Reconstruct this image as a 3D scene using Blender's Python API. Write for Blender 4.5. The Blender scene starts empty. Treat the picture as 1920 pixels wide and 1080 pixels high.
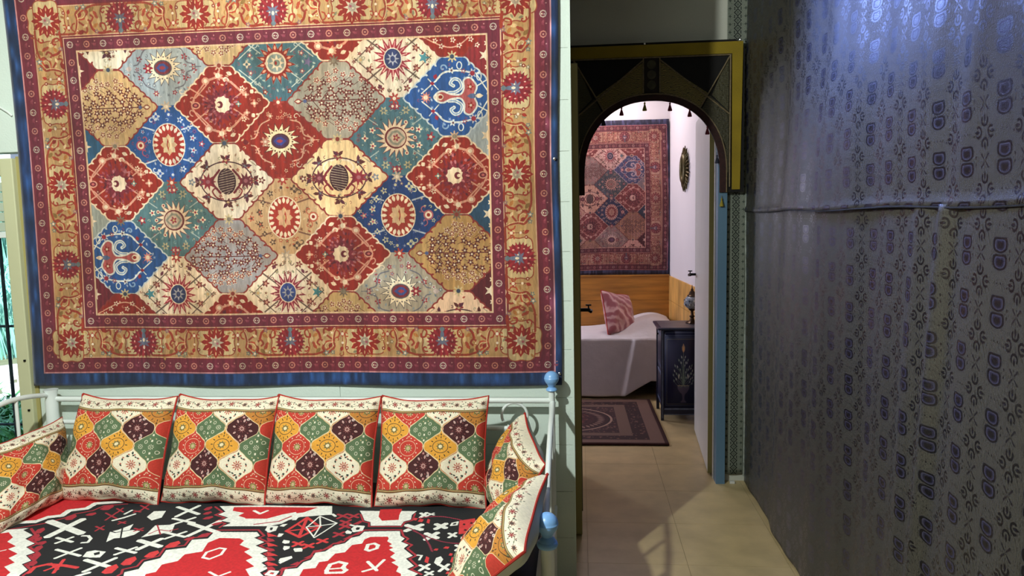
import bpy, bmesh, math, json, random
import numpy as np
from mathutils import Vector, Matrix
PI=math.pi
C=bpy.context.scene
COL=C.collection
# ------------------------------------------------------------ camera
cd=bpy.data.cameras.new('camera'); cam=bpy.data.objects.new('camera',cd); COL.objects.link(cam); C.camera=cam
YAW,PITCH,ROLL,FPX=.0925,.10095,-.02014,1392.6
fw=Vector((-math.sin(YAW)*math.cos(PITCH),math.cos(YAW)*math.cos(PITCH),-math.sin(PITCH)))
rt=Vector((math.cos(YAW),math.sin(YAW),0)); up=rt.cross(fw)
r2=math.cos(ROLL)*rt+math.sin(ROLL)*up; u2=-math.sin(ROLL)*rt+math.cos(ROLL)*up
cam.matrix_world=Matrix(((r2.x,u2.x,-fw.x,0),(r2.y,u2.y,-fw.y,0),(r2.z,u2.z,-fw.z,1.6),(0,0,0,1)))
cd.sensor_fit='HORIZONTAL'; cd.sensor_width=36; cd.lens=36*FPX/1920; cd.clip_start=.05; cd.clip_end=200
# ------------------------------------------------------------ world, lights, exposure
w=bpy.data.worlds.new('world'); C.world=w; w.use_nodes=True
wn=w.node_tree.nodes; sky=wn.new('ShaderNodeTexSky'); sky.sky_type='NISHITA'; sky.sun_elevation=.9; sky.sun_rotation=2.4; sky.sun_disc=False
w.node_tree.links.new(sky.outputs[0],wn['Background'].inputs[0]); wn['Background'].inputs[1].default_value=.6
def lamp(name,kind,loc,energy,color,aim=None,size=.1,**k):
    d=bpy.data.lights.new(name,kind); d.energy=energy; d.color=color
    if kind=='AREA' and 'spread' in k: d.spread=k['spread']
    if kind=='AREA': d.size=size; d.shape=k.get('shape','SQUARE'); d.size_y=k.get('size_y',size)
    elif kind!='SUN': d.shadow_soft_size=size
    if kind=='SPOT': d.spot_size=k.get('cone',1.8); d.spot_blend=k.get('blend',.6)
    o=bpy.data.objects.new(name,d); COL.objects.link(o); o.location=loc
    if aim is not None: o.rotation_euler=(Vector(aim)-Vector(loc)).to_track_quat('-Z','Y').to_euler()
    return o
s_=lamp('sun','SUN',(0,0,6),11,(1,.97,.9)); s_.rotation_euler=(math.radians(50),0,math.radians(20)); s_.data.angle=.01
lamp('ceiling_spot','SPOT',(-1.2,1.05,2.5),250,(.94,1,.94),aim=(-.85,3.0,1.1),size=.035,cone=2.45,blend=.55)
lamp('room_fill','AREA',(-1.3,-.3,2.85),17,(.86,1,.95),aim=(-1.2,2.2,.6),size=1.0)  # unseen soft fill, added to lift the shadows in the main room
lamp('curtain_highlight_fill','AREA',(.34,3.45,2.87),14,(.28,.40,1),aim=(.80,2.6,2.0),size=.35,shape='RECTANGLE',size_y=1.1,spread=1.3)  # unseen blue light, added to raise a highlight on the damask
lamp('bedroom_lamp','AREA',(.2,6.55,2.8),15,(1,.85,.85),aim=(.2,6.55,0),size=.4)
lamp('bedroom_window','AREA',(-1.6,6.75,1.7),38,(.80,.82,1),aim=(1,6.5,1.2),size=.8)
C.view_settings.view_transform='Standard'; C.view_settings.look='None'; C.view_settings.exposure=0; C.view_settings.gamma=1
C.view_settings.use_curve_mapping=False
C.cycles.max_bounces=6; C.cycles.use_denoising=True
# ------------------------------------------------------------ pattern painter
def rgb(s): return np.array([int(s[i:i+2],16)/255 for i in (0,2,4)],np.float32)
class Canvas:
    """small vector painter: fills polygons and strokes into a float pixel grid"""
    def __init__(s,W,H,bg,sc=1.0):
        s.W,s.H=int(W*sc),int(H*sc); s.a=np.empty((s.H,s.W,3),np.float32); s.a[:]=rgb(bg)
        s.M=np.array([[sc,0,0],[0,sc,0]],float); s.st=[]
    def push(s,x,y,sx=1,sy=None,rot=0):
        sy=sx if sy is None else sy
        s.st.append(s.M); c,n=math.cos(rot),math.sin(rot)
        A=np.array([[c*sx,-n*sy,x],[n*sx,c*sy,y],[0,0,1]]); s.M=s.M@A
    def pop(s): s.M=s.st.pop()
    def poly(s,p,col):
        p=np.asarray(p,float)@s.M[:,:2].T+s.M[:,2]
        x0,y0=np.floor(p.min(0)).astype(int); x1,y1=np.ceil(p.max(0)).astype(int)+1
        x0=max(x0,0);y0=max(y0,0);x1=min(x1,s.W);y1=min(y1,s.H)
        if x1<=x0 or y1<=y0: return
        X=np.arange(x0,x1)+.5; Y=(np.arange(y0,y1)+.5)
        q=np.roll(p,-1,0); n=len(p)
        m=np.zeros((y1-y0,x1-x0),bool)
        for (ax,ay),(bx,by) in zip(p,q):
            if ay==by: continue
            lo,hi=(ay,by) if ay<by else (by,ay)
            i0=max(int(math.ceil(lo-y0-.5)),0); i1=min(int(math.ceil(hi-y0-.5)),y1-y0)
            if i1<=i0: continue
            xc=ax+(Y[i0:i1]-ay)*(bx-ax)/(by-ay)
            m[i0:i1]^=X[None,:]<xc[:,None]
        s.a[y0:y1,x0:x1][m]=rgb(col)
    def line(s,p,w,col,closed=False):
        p=[tuple(map(float,a)) for a in p]
        if closed: p=p+[p[0]]
        for (ax,ay),(bx,by) in zip(p,p[1:]):
            d=math.hypot(bx-ax,by-ay) or 1e-6; ux,uy=(bx-ax)/d*w/2,(by-ay)/d*w/2
            s.poly([(ax-uy-ux*.6,ay+ux-uy*.6),(ax-ux*1.2,ay-uy*1.2),(ax+uy-ux*.6,ay-ux-uy*.6),(bx+uy+ux*.6,by-ux+uy*.6),(bx+ux*1.2,by+uy*1.2),(bx-uy+ux*.6,by+ux+uy*.6)],col)
    def ell(s,x,y,rx,ry,col,n=18,rot=0):
        c,k=math.cos(rot),math.sin(rot)
        s.poly([(x+rx*math.cos(t)*c-ry*math.sin(t)*k,y+rx*math.cos(t)*k+ry*math.sin(t)*c) for t in np.arange(n)*2*PI/n],col)
    def ring(s,x,y,rx,ry,w,col,n=22,a0=0,a1=2*PI):
        t=np.linspace(a0,a1,n+1); s.line([(x+rx*math.cos(v),y+ry*math.sin(v)) for v in t],w,col)
    def rect(s,x0,y0,x1,y1,col): s.poly([(x0,y0),(x1,y0),(x1,y1),(x0,y1)],col)
    def frame(s,x0,y0,x1,y1,w,col):
        s.rect(x0,y0,x1,y0+w,col);s.rect(x0,y1-w,x1,y1,col);s.rect(x0,y0,x0+w,y1,col);s.rect(x1-w,y0,x1,y1,col)
    def leaf(s,x,y,l,w,a,col):
        c,k=math.cos(a),math.sin(a)
        s.poly([(x+u*c-v*k,y+u*k+v*c) for u,v in ((0,0),(l*.3,w*.45),(l*.6,w*.5),(l,0),(l*.6,-w*.5),(l*.3,-w*.45))],col)
    def flower(s,x,y,r,n,col,cen=None,cr=.35,rot=0,sq=1):
        s.push(x,y,1,sq)
        t=np.arange(n*6)*2*PI/(n*6)+rot; rr=r*(.72+.28*np.cos(n*(t-rot)))
        s.poly(np.stack([rr*np.cos(t),rr*np.sin(t)],1),col)
        if cen: s.ell(0,0,r*cr,r*cr,cen,8)
        s.pop()
    def star(s,x,y,r0,r1,n,col,rot=0,sq=1,tw=0):
        t=np.arange(2*n)*PI/n+rot; r=np.where(np.arange(2*n)%2==0,r1,r0)
        t=t+np.where(np.arange(2*n)%2==0,tw,0)
        s.poly(np.stack([x+r*np.cos(t),y+sq*r*np.sin(t)],1),col)
    def curl(s,x,y,r,w,col,a0=0,turn=1.4*PI,flip=1,grow=.25):
        t=np.linspace(0,1,14); rr=r*(1-(1-grow)*t); a=a0+flip*turn*t
        s.line(np.stack([x+rr*np.cos(a),y+rr*np.sin(a)],1),w,col)
    def spline(s,pts,w,col,n=8):
        s.line(smooth(pts,n),w,col)
def smooth(pts,n=8,closed=False):
    P=np.asarray(pts,float)
    if closed: P=np.vstack([P[-1],P,P[0],P[1]])
    else: P=np.vstack([2*P[0]-P[1],P,2*P[-1]-P[-2]])
    o=[]
    for i in range(1,len(P)-2):
        a,b,c,d=P[i-1:i+3]
        for t in np.arange(n)/n:
            o.append(.5*((2*b)+(c-a)*t+(2*a-5*b+4*c-d)*t*t+(3*b-a-3*c+d)*t**3))
    if not closed:o.append(P[-2])
    return np.array(o)
# ---------------------------------------------------------------- carpet
RED,MAR,CRI,CREAM,TAN,LTB,GREY,TEAL,BLUE,NAVY,PINK,BRN,GOLD='92281c','6e2330','94283a','ecdac2','c8a877','a3b1bd','a9a294','4b7080','2a5598','203a70','d9a58c','5a2a26','bd9868'
def noise2(h,w,cell,rng,ay=None):
    ay=ay or cell
    gh,gw=int(h/ay)+3,int(w/cell)+3; g=rng.random((gh,gw)).astype(np.float32)
    y=np.arange(h)/ay; x=np.arange(w)/cell; yi=y.astype(int); xi=x.astype(int); fy=(y-yi)[:,None]; fx=(x-xi)[None]
    fy=fy*fy*(3-2*fy); fx=fx*fx*(3-2*fx)
    a=g[yi][:,xi];b=g[yi][:,xi+1];c=g[yi+1][:,xi];d=g[yi+1][:,xi+1]
    return ((a*(1-fx)+b*fx)*(1-fy)+(c*(1-fx)+d*fx)*fy).astype(np.float32)
HW,HH,FL,GP=205,155,46,36
def lattice(c,col,w=5,r=.55):
    for sx in (1,-1):
        for sy in (1,-1):
            c.line([(sx*60,sy*118),(sx*172,sy*34)],0.01+w,col) if False else None
    for s1 in (1,-1):
        c.line([(-150,s1*-10-70*0),( -60,s1*-95)],w,col); c.line([(150,s1*10),(60,s1*95)],w,col)
        c.line([(-118,s1*68),(-52,s1*22)],w,col); c.line([(118,s1*68),(52,s1*22)],w,col)
def m_tree(c,bg,tint,rng):
    c.line([(-150,0),(158,0)],4,BRN)
    pts=[]
    for k in range(900):
        x=rng.uniform(-170,128);y=rng.uniform(-118,118)
        if (abs(x+20)/158)**1.5+(abs(y)/124)**1.5>1: continue
        if all((x-a)**2+(y-b)**2>23**2 for a,b in pts): pts.append((x,y))
        if len(pts)>88: break
    for k,(x,y) in enumerate(pts):
        if abs(y)>10: c.line([(x,y),(x+14+abs(y)*.25,y*.72)],1.8,BRN)
    for sx in (60,95,125):
        for sg in (1,-1): c.line([(sx,0),(sx-34,sg*42)],3,BRN)
    for k,(x,y) in enumerate(pts):
        far=abs(y)>72
        c.flower(x,y,15.5,5,CREAM if far else tint,None,rot=k); 
        c.flower(x,y,12.5,5,BRN if not far else tint,CREAM,.34,rot=k)
    c.leaf(140,0,34,22,0,tint); c.leaf(146,0,22,11,0,CREAM); c.ell(128,0,8,8,'55608a',8)
def m_sun(c,outl,body,core,side):
    c.star(0,0,52,86,16,outl,.1,.86,.06); c.star(0,0,48,77,16,body,.1,.86,.06)
    for k in range(16):
        a=k*PI/8+.1; c.ell(50*math.cos(a),42*math.sin(a),4,3,outl,6)
    c.ell(0,0,38,30,outl); c.ell(0,0,33,25,core[0]); c.leaf(-28,0,54,34,0,core[1]); c.leaf(-16,0,28,14,0,core[2])
    c.flower(-62,0,22,6,side[0],CREAM,.25)
    for sy in (1,-1):
        c.flower(-96,sy*36,13,5,side[0],side[1]); c.flower(92,sy*40,14,5,side[0],side[1]); c.flower(42,sy*96,11,5,side[0],side[1])
        c.flower(-36,sy*98,13,6,side[0],CREAM)
        c.spline([(-120,sy*12),(-100,sy*20),(-78,sy*64),(-40,sy*84)],5,side[2]); c.spline([(120,sy*12),(96,sy*24),(84,sy*66),(46,sy*80)],5,side[2])
        c.curl(70,sy*92,14,3,CREAM,0,5,sy)
    c.flower(128,0,14,6,side[0],CREAM); c.leaf(-130,0,-26,20,0,side[1]); c.line([(110,0),(158,0)],3,side[2])
    c.line([(118,-16),(140,0),(118,16)],3,side[2])
def m_palm(c,rng):
    FR='d69a86'
    c.line([(-58,-82),(-110,-30)],6,FR);c.line([(-58,82),(-110,30)],6,FR)
    for sy in (1,-1):
        c.line([(-60,sy*96),(-6,sy*112),(46,sy*88),(104,sy*34)],9,FR); c.line([(-60,sy*96),(-110,sy*40),(-128,sy*8)],6,FR)
        c.ell(-62,sy*96,17,15,FR); c.ell(-62,sy*96,9,8,CREAM)
        c.flower(-8,sy*116,22,5,FR,CREAM,.5); c.leaf(28,sy*128,28,16,-sy*.4,CREAM); c.curl(22,sy*96,14,6,CREAM,0,4,sy)
        c.line([(52,sy*20),(112,sy*62)],6,FR); c.line([(-46,sy*16),(-140,sy*74)],6,FR)
        c.flower(106,sy*36,15,4,FR,CREAM); c.leaf(126,sy*40,20,18,sy*.9,CREAM); c.flower(92,sy*62,12,5,CREAM,RED)
        c.curl(-128,sy*26,16,5,FR,PI/2,4,sy)
    c.flower(140,0,17,4,FR,CREAM); c.ell(-112,0,20,15,FR); c.ell(-112,0,14,10,MAR); c.ell(-112,0,6,5,'c86a6a')
    c.star(-4,0,44,64,12,'7a2632',.1,1.12)
    for k in range(120):
        a=rng.uniform(0,2*PI); r=rng.uniform(20,70); c.leaf(r*math.cos(a)-6,r*math.sin(a)*1.15,rng.uniform(12,22),9,a+rng.uniform(-.5,.5),['7c2638','5d1f2c','9c4a55','7c2638','b8707a'][k%5])
    c.ring(-4,0,22,24,13,CREAM,16,PI+.9,3*PI-.9); c.ell(4,0,9,12,MAR,8)
    c.star(4,0,30,36,9,CREAM,0) ; c.ell(-2,0,20,22,CREAM); c.ell(-8,0,13,14,MAR); c.ell(-14,0,8,7,CREAM)
    c.flower(72,0,13,4,'6f8a86',CREAM)
def m_tstar(c):
    c.star(0,0,54,86,15,'6e8d95',.1,1.05); c.star(0,0,50,80,15,RED,.1,1.05)
    for k in range(15):
        a=k*2*PI/15+.1; c.leaf(46*math.cos(a),46*math.sin(a)*1.05,20,9,a,'e2a487')
    c.ell(0,0,42,42,CREAM); c.ell(0,0,35,35,'8fa0a0'); c.star(4,0,16,32,8,CREAM,0); c.ell(4,0,13,13,'7a8a84'); c.ell(-38,0,7,7,CREAM); c.ell(0,0,5,8,RED,8)
    for sx in (1,-1):
        for sy in (1,-1):
            c.line([(sx*150,sy*20),(sx*60,sy*92)],4,'c9d4cf'); c.line([(sx*62,sy*40),(sx*120,sy*84)],4,'c9d4cf')
            c.flower(sx*104,sy*34,12,5,'9a5560',CREAM); c.flower(sx*50,sy*108,12,5,RED,CREAM); c.curl(sx*84,sy*70,12,3,'c9d4cf',0,5)
    c.flower(-118,0,16,4,CREAM,TEAL); c.star(128,0,8,20,5,'7a6f9a'); 
def m_scroll(c):
    W='e3e6e2'
    for sy in (1,-1):
        for sx in (1,-1): c.line([(sx*128,sy*16),(sx*52,sy*78)] if sx<0 else [(150,sy*2),(96,sy*84)],5,W)
        c.line([(-100,sy*72),(-60,sy*30)],4,W); c.line([(90,sy*34),(140,sy*62)],5,W)
    for sy in (1,-1):
        c.spline([(-18,sy*16),(10,sy*18),(34,sy*36),(26,sy*62),(4,sy*68),(-10,sy*52),(2,sy*42)],13,W)
        c.spline([(-18,sy*16),(10,sy*18),(34,sy*36),(26,sy*62),(4,sy*68),(-10,sy*52),(2,sy*42)],4,'7f9fc8')
    body=[(-78,0),(-62,-18),(-40,-22),(-10,-10),(28,-8),(44,-30),(44,-62),(66,-72),(86,-56),(96,-34),(88,-10),(88,10),(96,34),(86,56),(66,72),(44,62),(44,30),(28,8),(-10,10),(-40,22),(-62,18)]
    b=smooth(body,5,True); c.poly(b,'b5595a'); c.line(b,7,W,True); c.ell(-56,0,17,13,CREAM); c.ell(-52,0,8,7,RED); c.flower(70,-36,15,5,RED,CREAM); c.flower(70,36,15,5,RED,CREAM)
    c.leaf(56,0,44,20,0,'5a6a92'); c.leaf(88,0,34,18,0,CREAM)
    c.star(-112,0,12,24,9,'d98a80'); c.ell(-112,0,9,9,CREAM)
    for sy in (1,-1):
        c.spline([(-70,sy*62),(-40,sy*92),(0,sy*100),(44,sy*98),(82,sy*88)],7,W); c.flower(-4,sy*102,14,5,W,'6a4a55'); c.flower(44,sy*98,11,5,'9c4a55',W)
        c.flower(80,sy*88,20,7,'c9c6d0',CRI,.5); c.ring(28,sy*120,10,14,4,W,12); c.ring(106,sy*76,9,16,4,W,12)
        c.leaf(-74,sy*70,22,16,sy*1.2,CRI); c.curl(-38,sy*112,15,6,'8fb0d8',0,5,sy); c.leaf(-74,sy*54,-20,14,0,CRI)
def m_ros(c,ringc,teeth,core,spot,lat):
    for sy in (1,-1):
        for sx in (1,-1): c.line([(sx*58,sy*58),(sx*112,sy*74 if sx<0 else sy*74)],6,lat)
        c.flower(-46,sy*112,17,4,spot[0],spot[1]); c.flower(8,sy*118,15,5,spot[1],spot[0],.4); c.flower(54,sy*96,14,5,spot[0],spot[1]); c.flower(86,sy*62,12,4,spot[0],spot[1])
        c.curl(-66,sy*96,15,4,spot[0],0,5,sy); c.curl(-104,sy*26,16,4,spot[2],PI/2,4,sy); c.flower(102,sy*24,14,5,spot[0],spot[2])
    c.ell(-120,0,20,20,spot[2]); c.ell(-120,0,14,14,CREAM); c.ell(-120,0,7,7,RED); c.flower(138,0,14,5,spot[2],spot[0])
    c.ell(0,0,69,85,teeth,40); c.ell(0,0,65,81,ringc,40)
    for k in range(20):
        a=k*2*PI/20; c.leaf(44*math.cos(a),55*math.sin(a),27,13,math.atan2(math.sin(a)*1.2,math.cos(a)),teeth)
    c.ell(0,0,46,57,ringc); c.flower(0,0,36,8,core,None,sq=1.2)
    for k in range(8):
        a=k*PI/4; c.ell(20*math.cos(a),26*math.sin(a),11,12,core if k%2 else 'd9b48c',8)
    c.leaf(-4,-26,52,9,PI/2,ringc); c.ell(0,0,5,12,TAN,8)
def m_tsun(c,spot):
    c.star(0,0,52,82,18,'7a3a3c',.1,.98,.1); c.star(0,0,46,78,18,'ead4b8',.1,.98,.1)
    c.ell(0,0,44,42,'6c2b2c'); c.ell(2,0,38,36,'c9b3a0'); c.leaf(-34,0,72,58,0,'8d8d80'); c.leaf(-24,0,52,40,0,'c9b3a0'); c.flower(2,0,15,5,CRI,TAN)
    for k in range(5):
        a=(k-2)*.5; c.ell(74*math.cos(a)+2,70*math.sin(a),8,8,'ead4b8',8); c.ell(74*math.cos(a)+2,70*math.sin(a),4,4,CRI,6)
    for sx in (1,-1):
        for sy in (1,-1):
            c.line([(sx*70,sy*50),(sx*124,sy*86)],4,'aab6b4'); c.flower(sx*44,sy*104,17,6,spot[0],spot[1]); c.flower(sx*92,sy*30,14,5,CREAM,CRI); c.flower(sx*8,sy*120,16,6,CRI,CREAM); c.flower(sx*80,sy*76,9,5,spot[1],spot[0])
    c.flower(138,0,18,5,CRI,CREAM); c.flower(-122,0,14,4,CREAM,CRI)
def m_basket(c,bg):
    V='5b2a3c'
    for s in (1,-1):
        for t in (1,-1): c.line([(s*100,t*84),(s*132,t*60)],4,'a89a84')
    c.ring(0,0,112,80,5,'4e2c36',40)
    for k in range(8):
        a=k*PI/4; x,y=118*math.cos(a),88*math.sin(a); c.flower(x,y,20 if k%2==0 else 17,5,['8a2f35','6b3a50','5b2a2a'][k%3],['c9b080','6e7f86'][k%2])
        c.leaf(x,y,30,13,a+.8,V); c.leaf(x,y,30,13,a-.8,BRN)
    for s in (1,-1):
        c.spline([(s*20,-72),(s*46,-66),(s*64,-40),(s*46,-26),(s*36,-44)],7,CREAM if bg!=CREAM else 'd8c8a0'); c.spline([(s*20,72),(s*46,66),(s*64,40),(s*46,26),(s*36,44)],6,'8a2f35')
        c.star(s*82,0,18,38,9,'8e2c38' if s<0 else '6b2a35'); c.ell(s*82,0,9,8,'a0606a'); c.flower(s*152,0,16,5,'7c8796' if s<0 else '6b3030',CREAM)
        c.spline([(s*30,-46),(s*58,-12),(s*58,12),(s*30,46)],9,'7a2430')
    c.ell(0,0,40,54,'3f2028')
    for k in range(-5,6): 
        y=k*10; w=34*math.sqrt(max(0,1-(y/52)**2)); c.line([(-w,y+6),(w,y-6)],3,'a99a8a')
def m_cpalm(c,core,col,lat,dirn=1):
    for sx in (1,-1):
        for sy in (1,-1):
            c.line([(sx*150,sy*-6),(sx*40,sy*94)],4,lat); c.line([(sx*46,sy*36),(sx*120,sy*92)],6,lat)
            c.flower(sx*92,sy*38,16,5,'7d3a34','c8907c'); c.flower(sx*52,sy*112,15,5,'7d3032','b8a080'); c.leaf(sx*60,sy*94,24,12,-sx*sy,'6a3040')
            c.curl(sx*20,sy*116,10,3,lat,0,4)
    c.star(dirn*122,0,10,24,5,'4c8a98',0); c.flower(-dirn*126,0,17,5,'b9b39a',TAN)
    c.star(0,0,44,78,17,col,.1,1.15,.04)
    for k in range(17):
        a=k*2*PI/17+.1; c.line([(34*math.cos(a),40*math.sin(a)),(58*math.cos(a),66*math.sin(a))],4,'d98a8a' if k%2 else 'e8b8a8')
    c.ell(0,0,37,42,CREAM); c.ell(0,0,33,38,core); c.star(0,0,12,28,8,'a8a8b4'); c.ell(0,0,9,11,core); c.ell(dirn*44,0,12,10,CREAM)
def scatter(c,rng,n,cols,rin,diam,sz=10):
    P=[]
    for k in range(n*12):
        x=rng.uniform(-170,170);y=rng.uniform(-130,130)
        if abs(x)/diam[0]+abs(y)/diam[1]>1 or (x/rin[0])**2+(y/rin[1])**2<1: continue
        if any((x-a)**2+(y-b)**2<17**2 for a,b in P): continue
        P.append((x,y)); q=len(P); col=cols[q%len(cols)]
        if q%3==0: c.flower(x,y,sz,5,col,cols[(q+1)%len(cols)],.4,rot=q)
        elif q%3==1: c.leaf(x,y,sz*1.7,sz*.8,q*1.3,col)
        else: c.curl(x,y,sz*.8,2.8,col,q,4.2)
        if q>=n: break
def edge(p,q,n=7,amp=4.5,k0=1):
    p=np.array(p,float);q=np.array(q,float);d=q-p;L=np.hypot(*d);nn=np.array([d[1],-d[0]])/L
    t=np.linspace(0,1,n*6+1)[:-1]
    return p+d*t[:,None]+nn*(amp*np.abs(np.sin(t*n*PI))-amp*.5)[:,None]
def hexpath():
    a=[(FL,-HH),(HW,0),(FL,HH),(-FL,HH),(-HW,0),(-FL,-HH)]
    o=[edge(a[0],a[1]),edge(a[1],a[2]),[a[2]],edge(a[3],a[4]),edge(a[4],a[5]),[a[5]]]
    return np.vstack(o)
def carpet():
    rng=np.random.default_rng(3); W,H=2300,1715
    c=Canvas(W,H,NAVY); CX=[435,676,917,1158,1399,1640,1881]; RY=[389,545,700,855,1010,1165,1320]
    B={(1,0):('lb',LTB,1),(3,0):('ts',TEAL,1),(5,0):('cp',CREAM,1),(1,2):('ros',BLUE,1),(3,2):('rsun',RED,1),(5,2):('tsun',TEAL,1),(1,4):('tsun','54777f',-1),(3,4):('tros','c9a67e',-1),(5,4):('nros',NAVY,-1),(1,6):('cp',CREAM,-1),(3,6):('cp2',CREAM,1),(5,6):('lb',GREY,-1)}
    A={(0,1):('tree','cdb083',1),(2,1):('palm',RED,1),(4,1):('gtree',GREY,-1),(6,1):('scroll',BLUE,1),(0,3):('palm',RED,1),(2,3):('basket','ecdcc6',1),(4,3):('basket','edd0a2',-1),(6,3):('palm',RED,-1),(0,5):('scroll',BLUE,-1),(2,5):('gtree','a09ca0',1),(4,5):('palm',RED,-1),(6,5):('tree','bc9660',-1),
       (0,-1):('basket','eee4cf',1),(2,-1):('tree','cdb083',1),(4,-1):('palm',RED,1),(6,-1):('rfl',RED,1),(0,7):('rfl',RED,1),(2,7):('palm',RED,1),(4,7):('tree','c2a574',1),(6,7):('basket','edc9aa',1)}
    side={(-1,0):'6e2330',(7,0):'8a2a30',(-1,2):'2f5c84',(7,2):'a3b1bd',(-1,4):'9aa4a2',(7,4):'2f5070',(-1,6):'6e2330',(7,6):'5c2028'}
    for (i,j),col in side.items():
        x=435+241*i;y=389+155.3*j; c.push(x,y); c.rect(-200,-160,200,160,col); c.star(-110 if i>0 else 110,0,10,26,5,CREAM); 
        for sy in (1,-1): c.flower(-100 if i>0 else 100,sy*46,13,5,CREAM,CRI)
        c.pop()
    for (i,j),(k,col,f) in B.items():
        x=CX[i];y=389+155.3*j
        c.push(x,y); c.poly([(-HW-20,0),(-FL-0,-HH-5),(FL,-HH-5),(HW+20,0),(FL,HH+5),(-FL,HH+5)],col); c.pop()
        sc_={'lb':('8a98a4','6f7684','c9cfd2','9a4a58'),'ts':('7a9aa2','a9bcb8','8a5a68'),'rsun':('7c2a28','c98a70','8a3430','d8b090'),'cp':('a06a58','8a8a70','c8b48c','7a3a40'),'ros':('5a7ac0','a8b8d8','8a4a78','20408a'),'tsun':('7f9a9a','a8b0a0','8a4a58','3f5864'),'tros':('9a6a4c','7a5a40','b04a38','dcc49a'),'nros':('4a5a90','8a90a0','6a4a70','c0b890')}[{'cp2':'cp'}.get(k,k)]
        c.push(x,y); scatter(c,rng,44,sc_,(86,78),(182,150),9.5); c.pop()
        c.push(x,y,f*1.04,1.04)
        if k=='lb': m_sun(c,'5a5560','f0e4cc',('7a2f3c','3f4f92','9a3a48'),(CRI,'c8b8b8','70707c'))
        if k=='ts': m_tstar(c)
        if k=='rsun': m_sun(c,'57302c','f0dcb4',('4a2c50','3a3f86','9a3a48'),('c98e78','6b2024','d9a58c'))
        if k=='cp': m_cpalm(c,'333c66','9a2f3c','6b564c')
        if k=='cp2': m_cpalm(c,'3a4a8a','8a2f40','6b564c')
        if k=='ros': m_ros(c,'a93028','f2e2d0','e6cfa8',('cfd8e6','3a5cae','b0506a'),'c6cfe0')
        if k=='nros': m_ros(c,'9a3428','ecd8bc','cfae88',('c9c2a0','3c4a86','a85a6a'),'a8aeba')
        if k=='tros': m_ros(c,'a8382c','f0e2cc','d6a888',('5a4438','c8ae90','b86048'),'7d5646')
        if k=='tsun': m_tsun(c,('b4ab8a','5a6a70'))
        c.pop()
    hp=hexpath()
    for (i,j),(k,col,f) in A.items():
        x=CX[i];y=389+155.3*j
        c.push(x,y); c.poly(hp,col); c.pop()
        c.push(x,y,f,1)
        if k=='palm' or k=='rfl': scatter(c,rng,34,('c88070','7c2430','e0b090','8a2c30'),(70,76),(180,146),9)
        if k=='scroll': scatter(c,rng,30,('5a82c4','a8b8d8','7a4a78'),(90,70),(180,146),9)
        if k=='basket': scatter(c,rng,30,('b08a70','7a4a50','9a9a80','a84a40'),(66,66),(172,140),9)
        if k=='tree': m_tree(c,col,'8a4a38',rng)
        if k=='gtree': m_tree(c,col,'8e4038',rng)
        if k=='palm': m_palm(c,rng)
        if k=='scroll': m_scroll(c)
        if k=='basket': m_basket(c,CREAM if j!=3 else col)
        if k=='rfl':
            c.spline([(-150,60*(1 if j<0 else -1)),(0,120*(1 if j<0 else -1)),(110,50*(1 if j<0 else -1))],5,'e0a890')
            for q in range(9):
                c.flower(-90+24*q,(70+(q%3)*22)*(1 if j<0 else -1),12,5,CREAM,CRI)
        c.pop()
        oc={'palm':'ecd6bc','scroll':'c6cfd4'}.get(k,'8a3430'); c.push(x,y); c.line(hp,6,oc,True)
        for e in (1,-1):
            for (ax,ay) in ((75,-132),(115,-92),(160,-46)):
                for s in (1,-1): c.leaf(s*ax*.98,e*ay*.98,15,9,math.atan2(-e*ay*.6,-s*ax),oc)
        c.pop()
    for j in range(0,8):
        for i in range(7):
            y=389+155.3*j
            if (i+j)%2==0 and j<7: pass
            if (i%2==0 and j%2==0): c.flower(CX[i],y,24,8,['cdbb90','7a6a5a','c8a890'][(i+j)%3],['3f4a60','8a3a30','8a8070'][(i//2+j)%3],.38)
            if (i%2==1 and j%2==1) : c.flower(CX[i],y,25,7,['a84038','a84038','c0b0a0'][(i+j)%3],CREAM,.3)
    for j in range(8):
        for s_ in (0,):
            pass
    # ---- borders laid over the field
    x0,y0,x1,y1=308,312,2018,1405
    def band(a,b,col):  # frame from margin a to margin b outside of the field
        for r in ((x0-b,y0-b,x1+b,y0-a),(x0-b,y1+a,x1+b,y1+b),(x0-b,y0-b,x0-a,y1+b),(x1+a,y0-b,x1+b,y1+b)): c.rect(*r,col)
    for r in ((0,0,W,y0-190),(0,y1+190,W,H),(0,0,x0-190,H),(x1+190,0,W,H)): c.rect(*r,NAVY)
    band(0,7,'e3c3a0'); band(7,56,'70283a'); band(56,60,'e0b898'); band(60,66,'7c2830'); band(66,70,'e0b898'); band(70,192,GOLD)
    band(186,190,'e0b898');band(190,196,'7c2830'); band(196,252,'74293c'); band(250,256,'c98c94')
    # guard rosettes
    def guard(m,n1,n2):
        X0,Y0,X1,Y1=x0-m,y0-m,x1+m,y1+m; P=[]
        for k in range(n1+1):
            for Y in (Y0,Y1): P.append((X0+(X1-X0)*k/n1,Y,0,k))
        for k in range(1,n2):
            for X in (X0,X1): P.append((X,Y0+(Y1-Y0)*k/n2,1,k))
        for x,y,v,k in P:
            if k%2: c.ring(x,y,12,12,4.5,'c8857a',8); c.ell(x,y,4,4,'c8988a',6)
            else: c.ring(x,y,12.5,12.5,4.5,'c2b0a6',8); c.ell(x-4,y,4,4,CREAM,6); c.ell(x+4,y+1,4,4,'b9a8a8',6); c.rect(x-2,y-9,x+2,y+9,'70283a')
            c.push(x,y,1,1,PI/2 if v else 0); c.leaf(22,-4,22,9,.5,'9a4a5c'); c.leaf(30,8,18,7,-.7,'8c3c50'); c.ell(37,-12,3,3,'c88a8a',6); c.pop()
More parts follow.
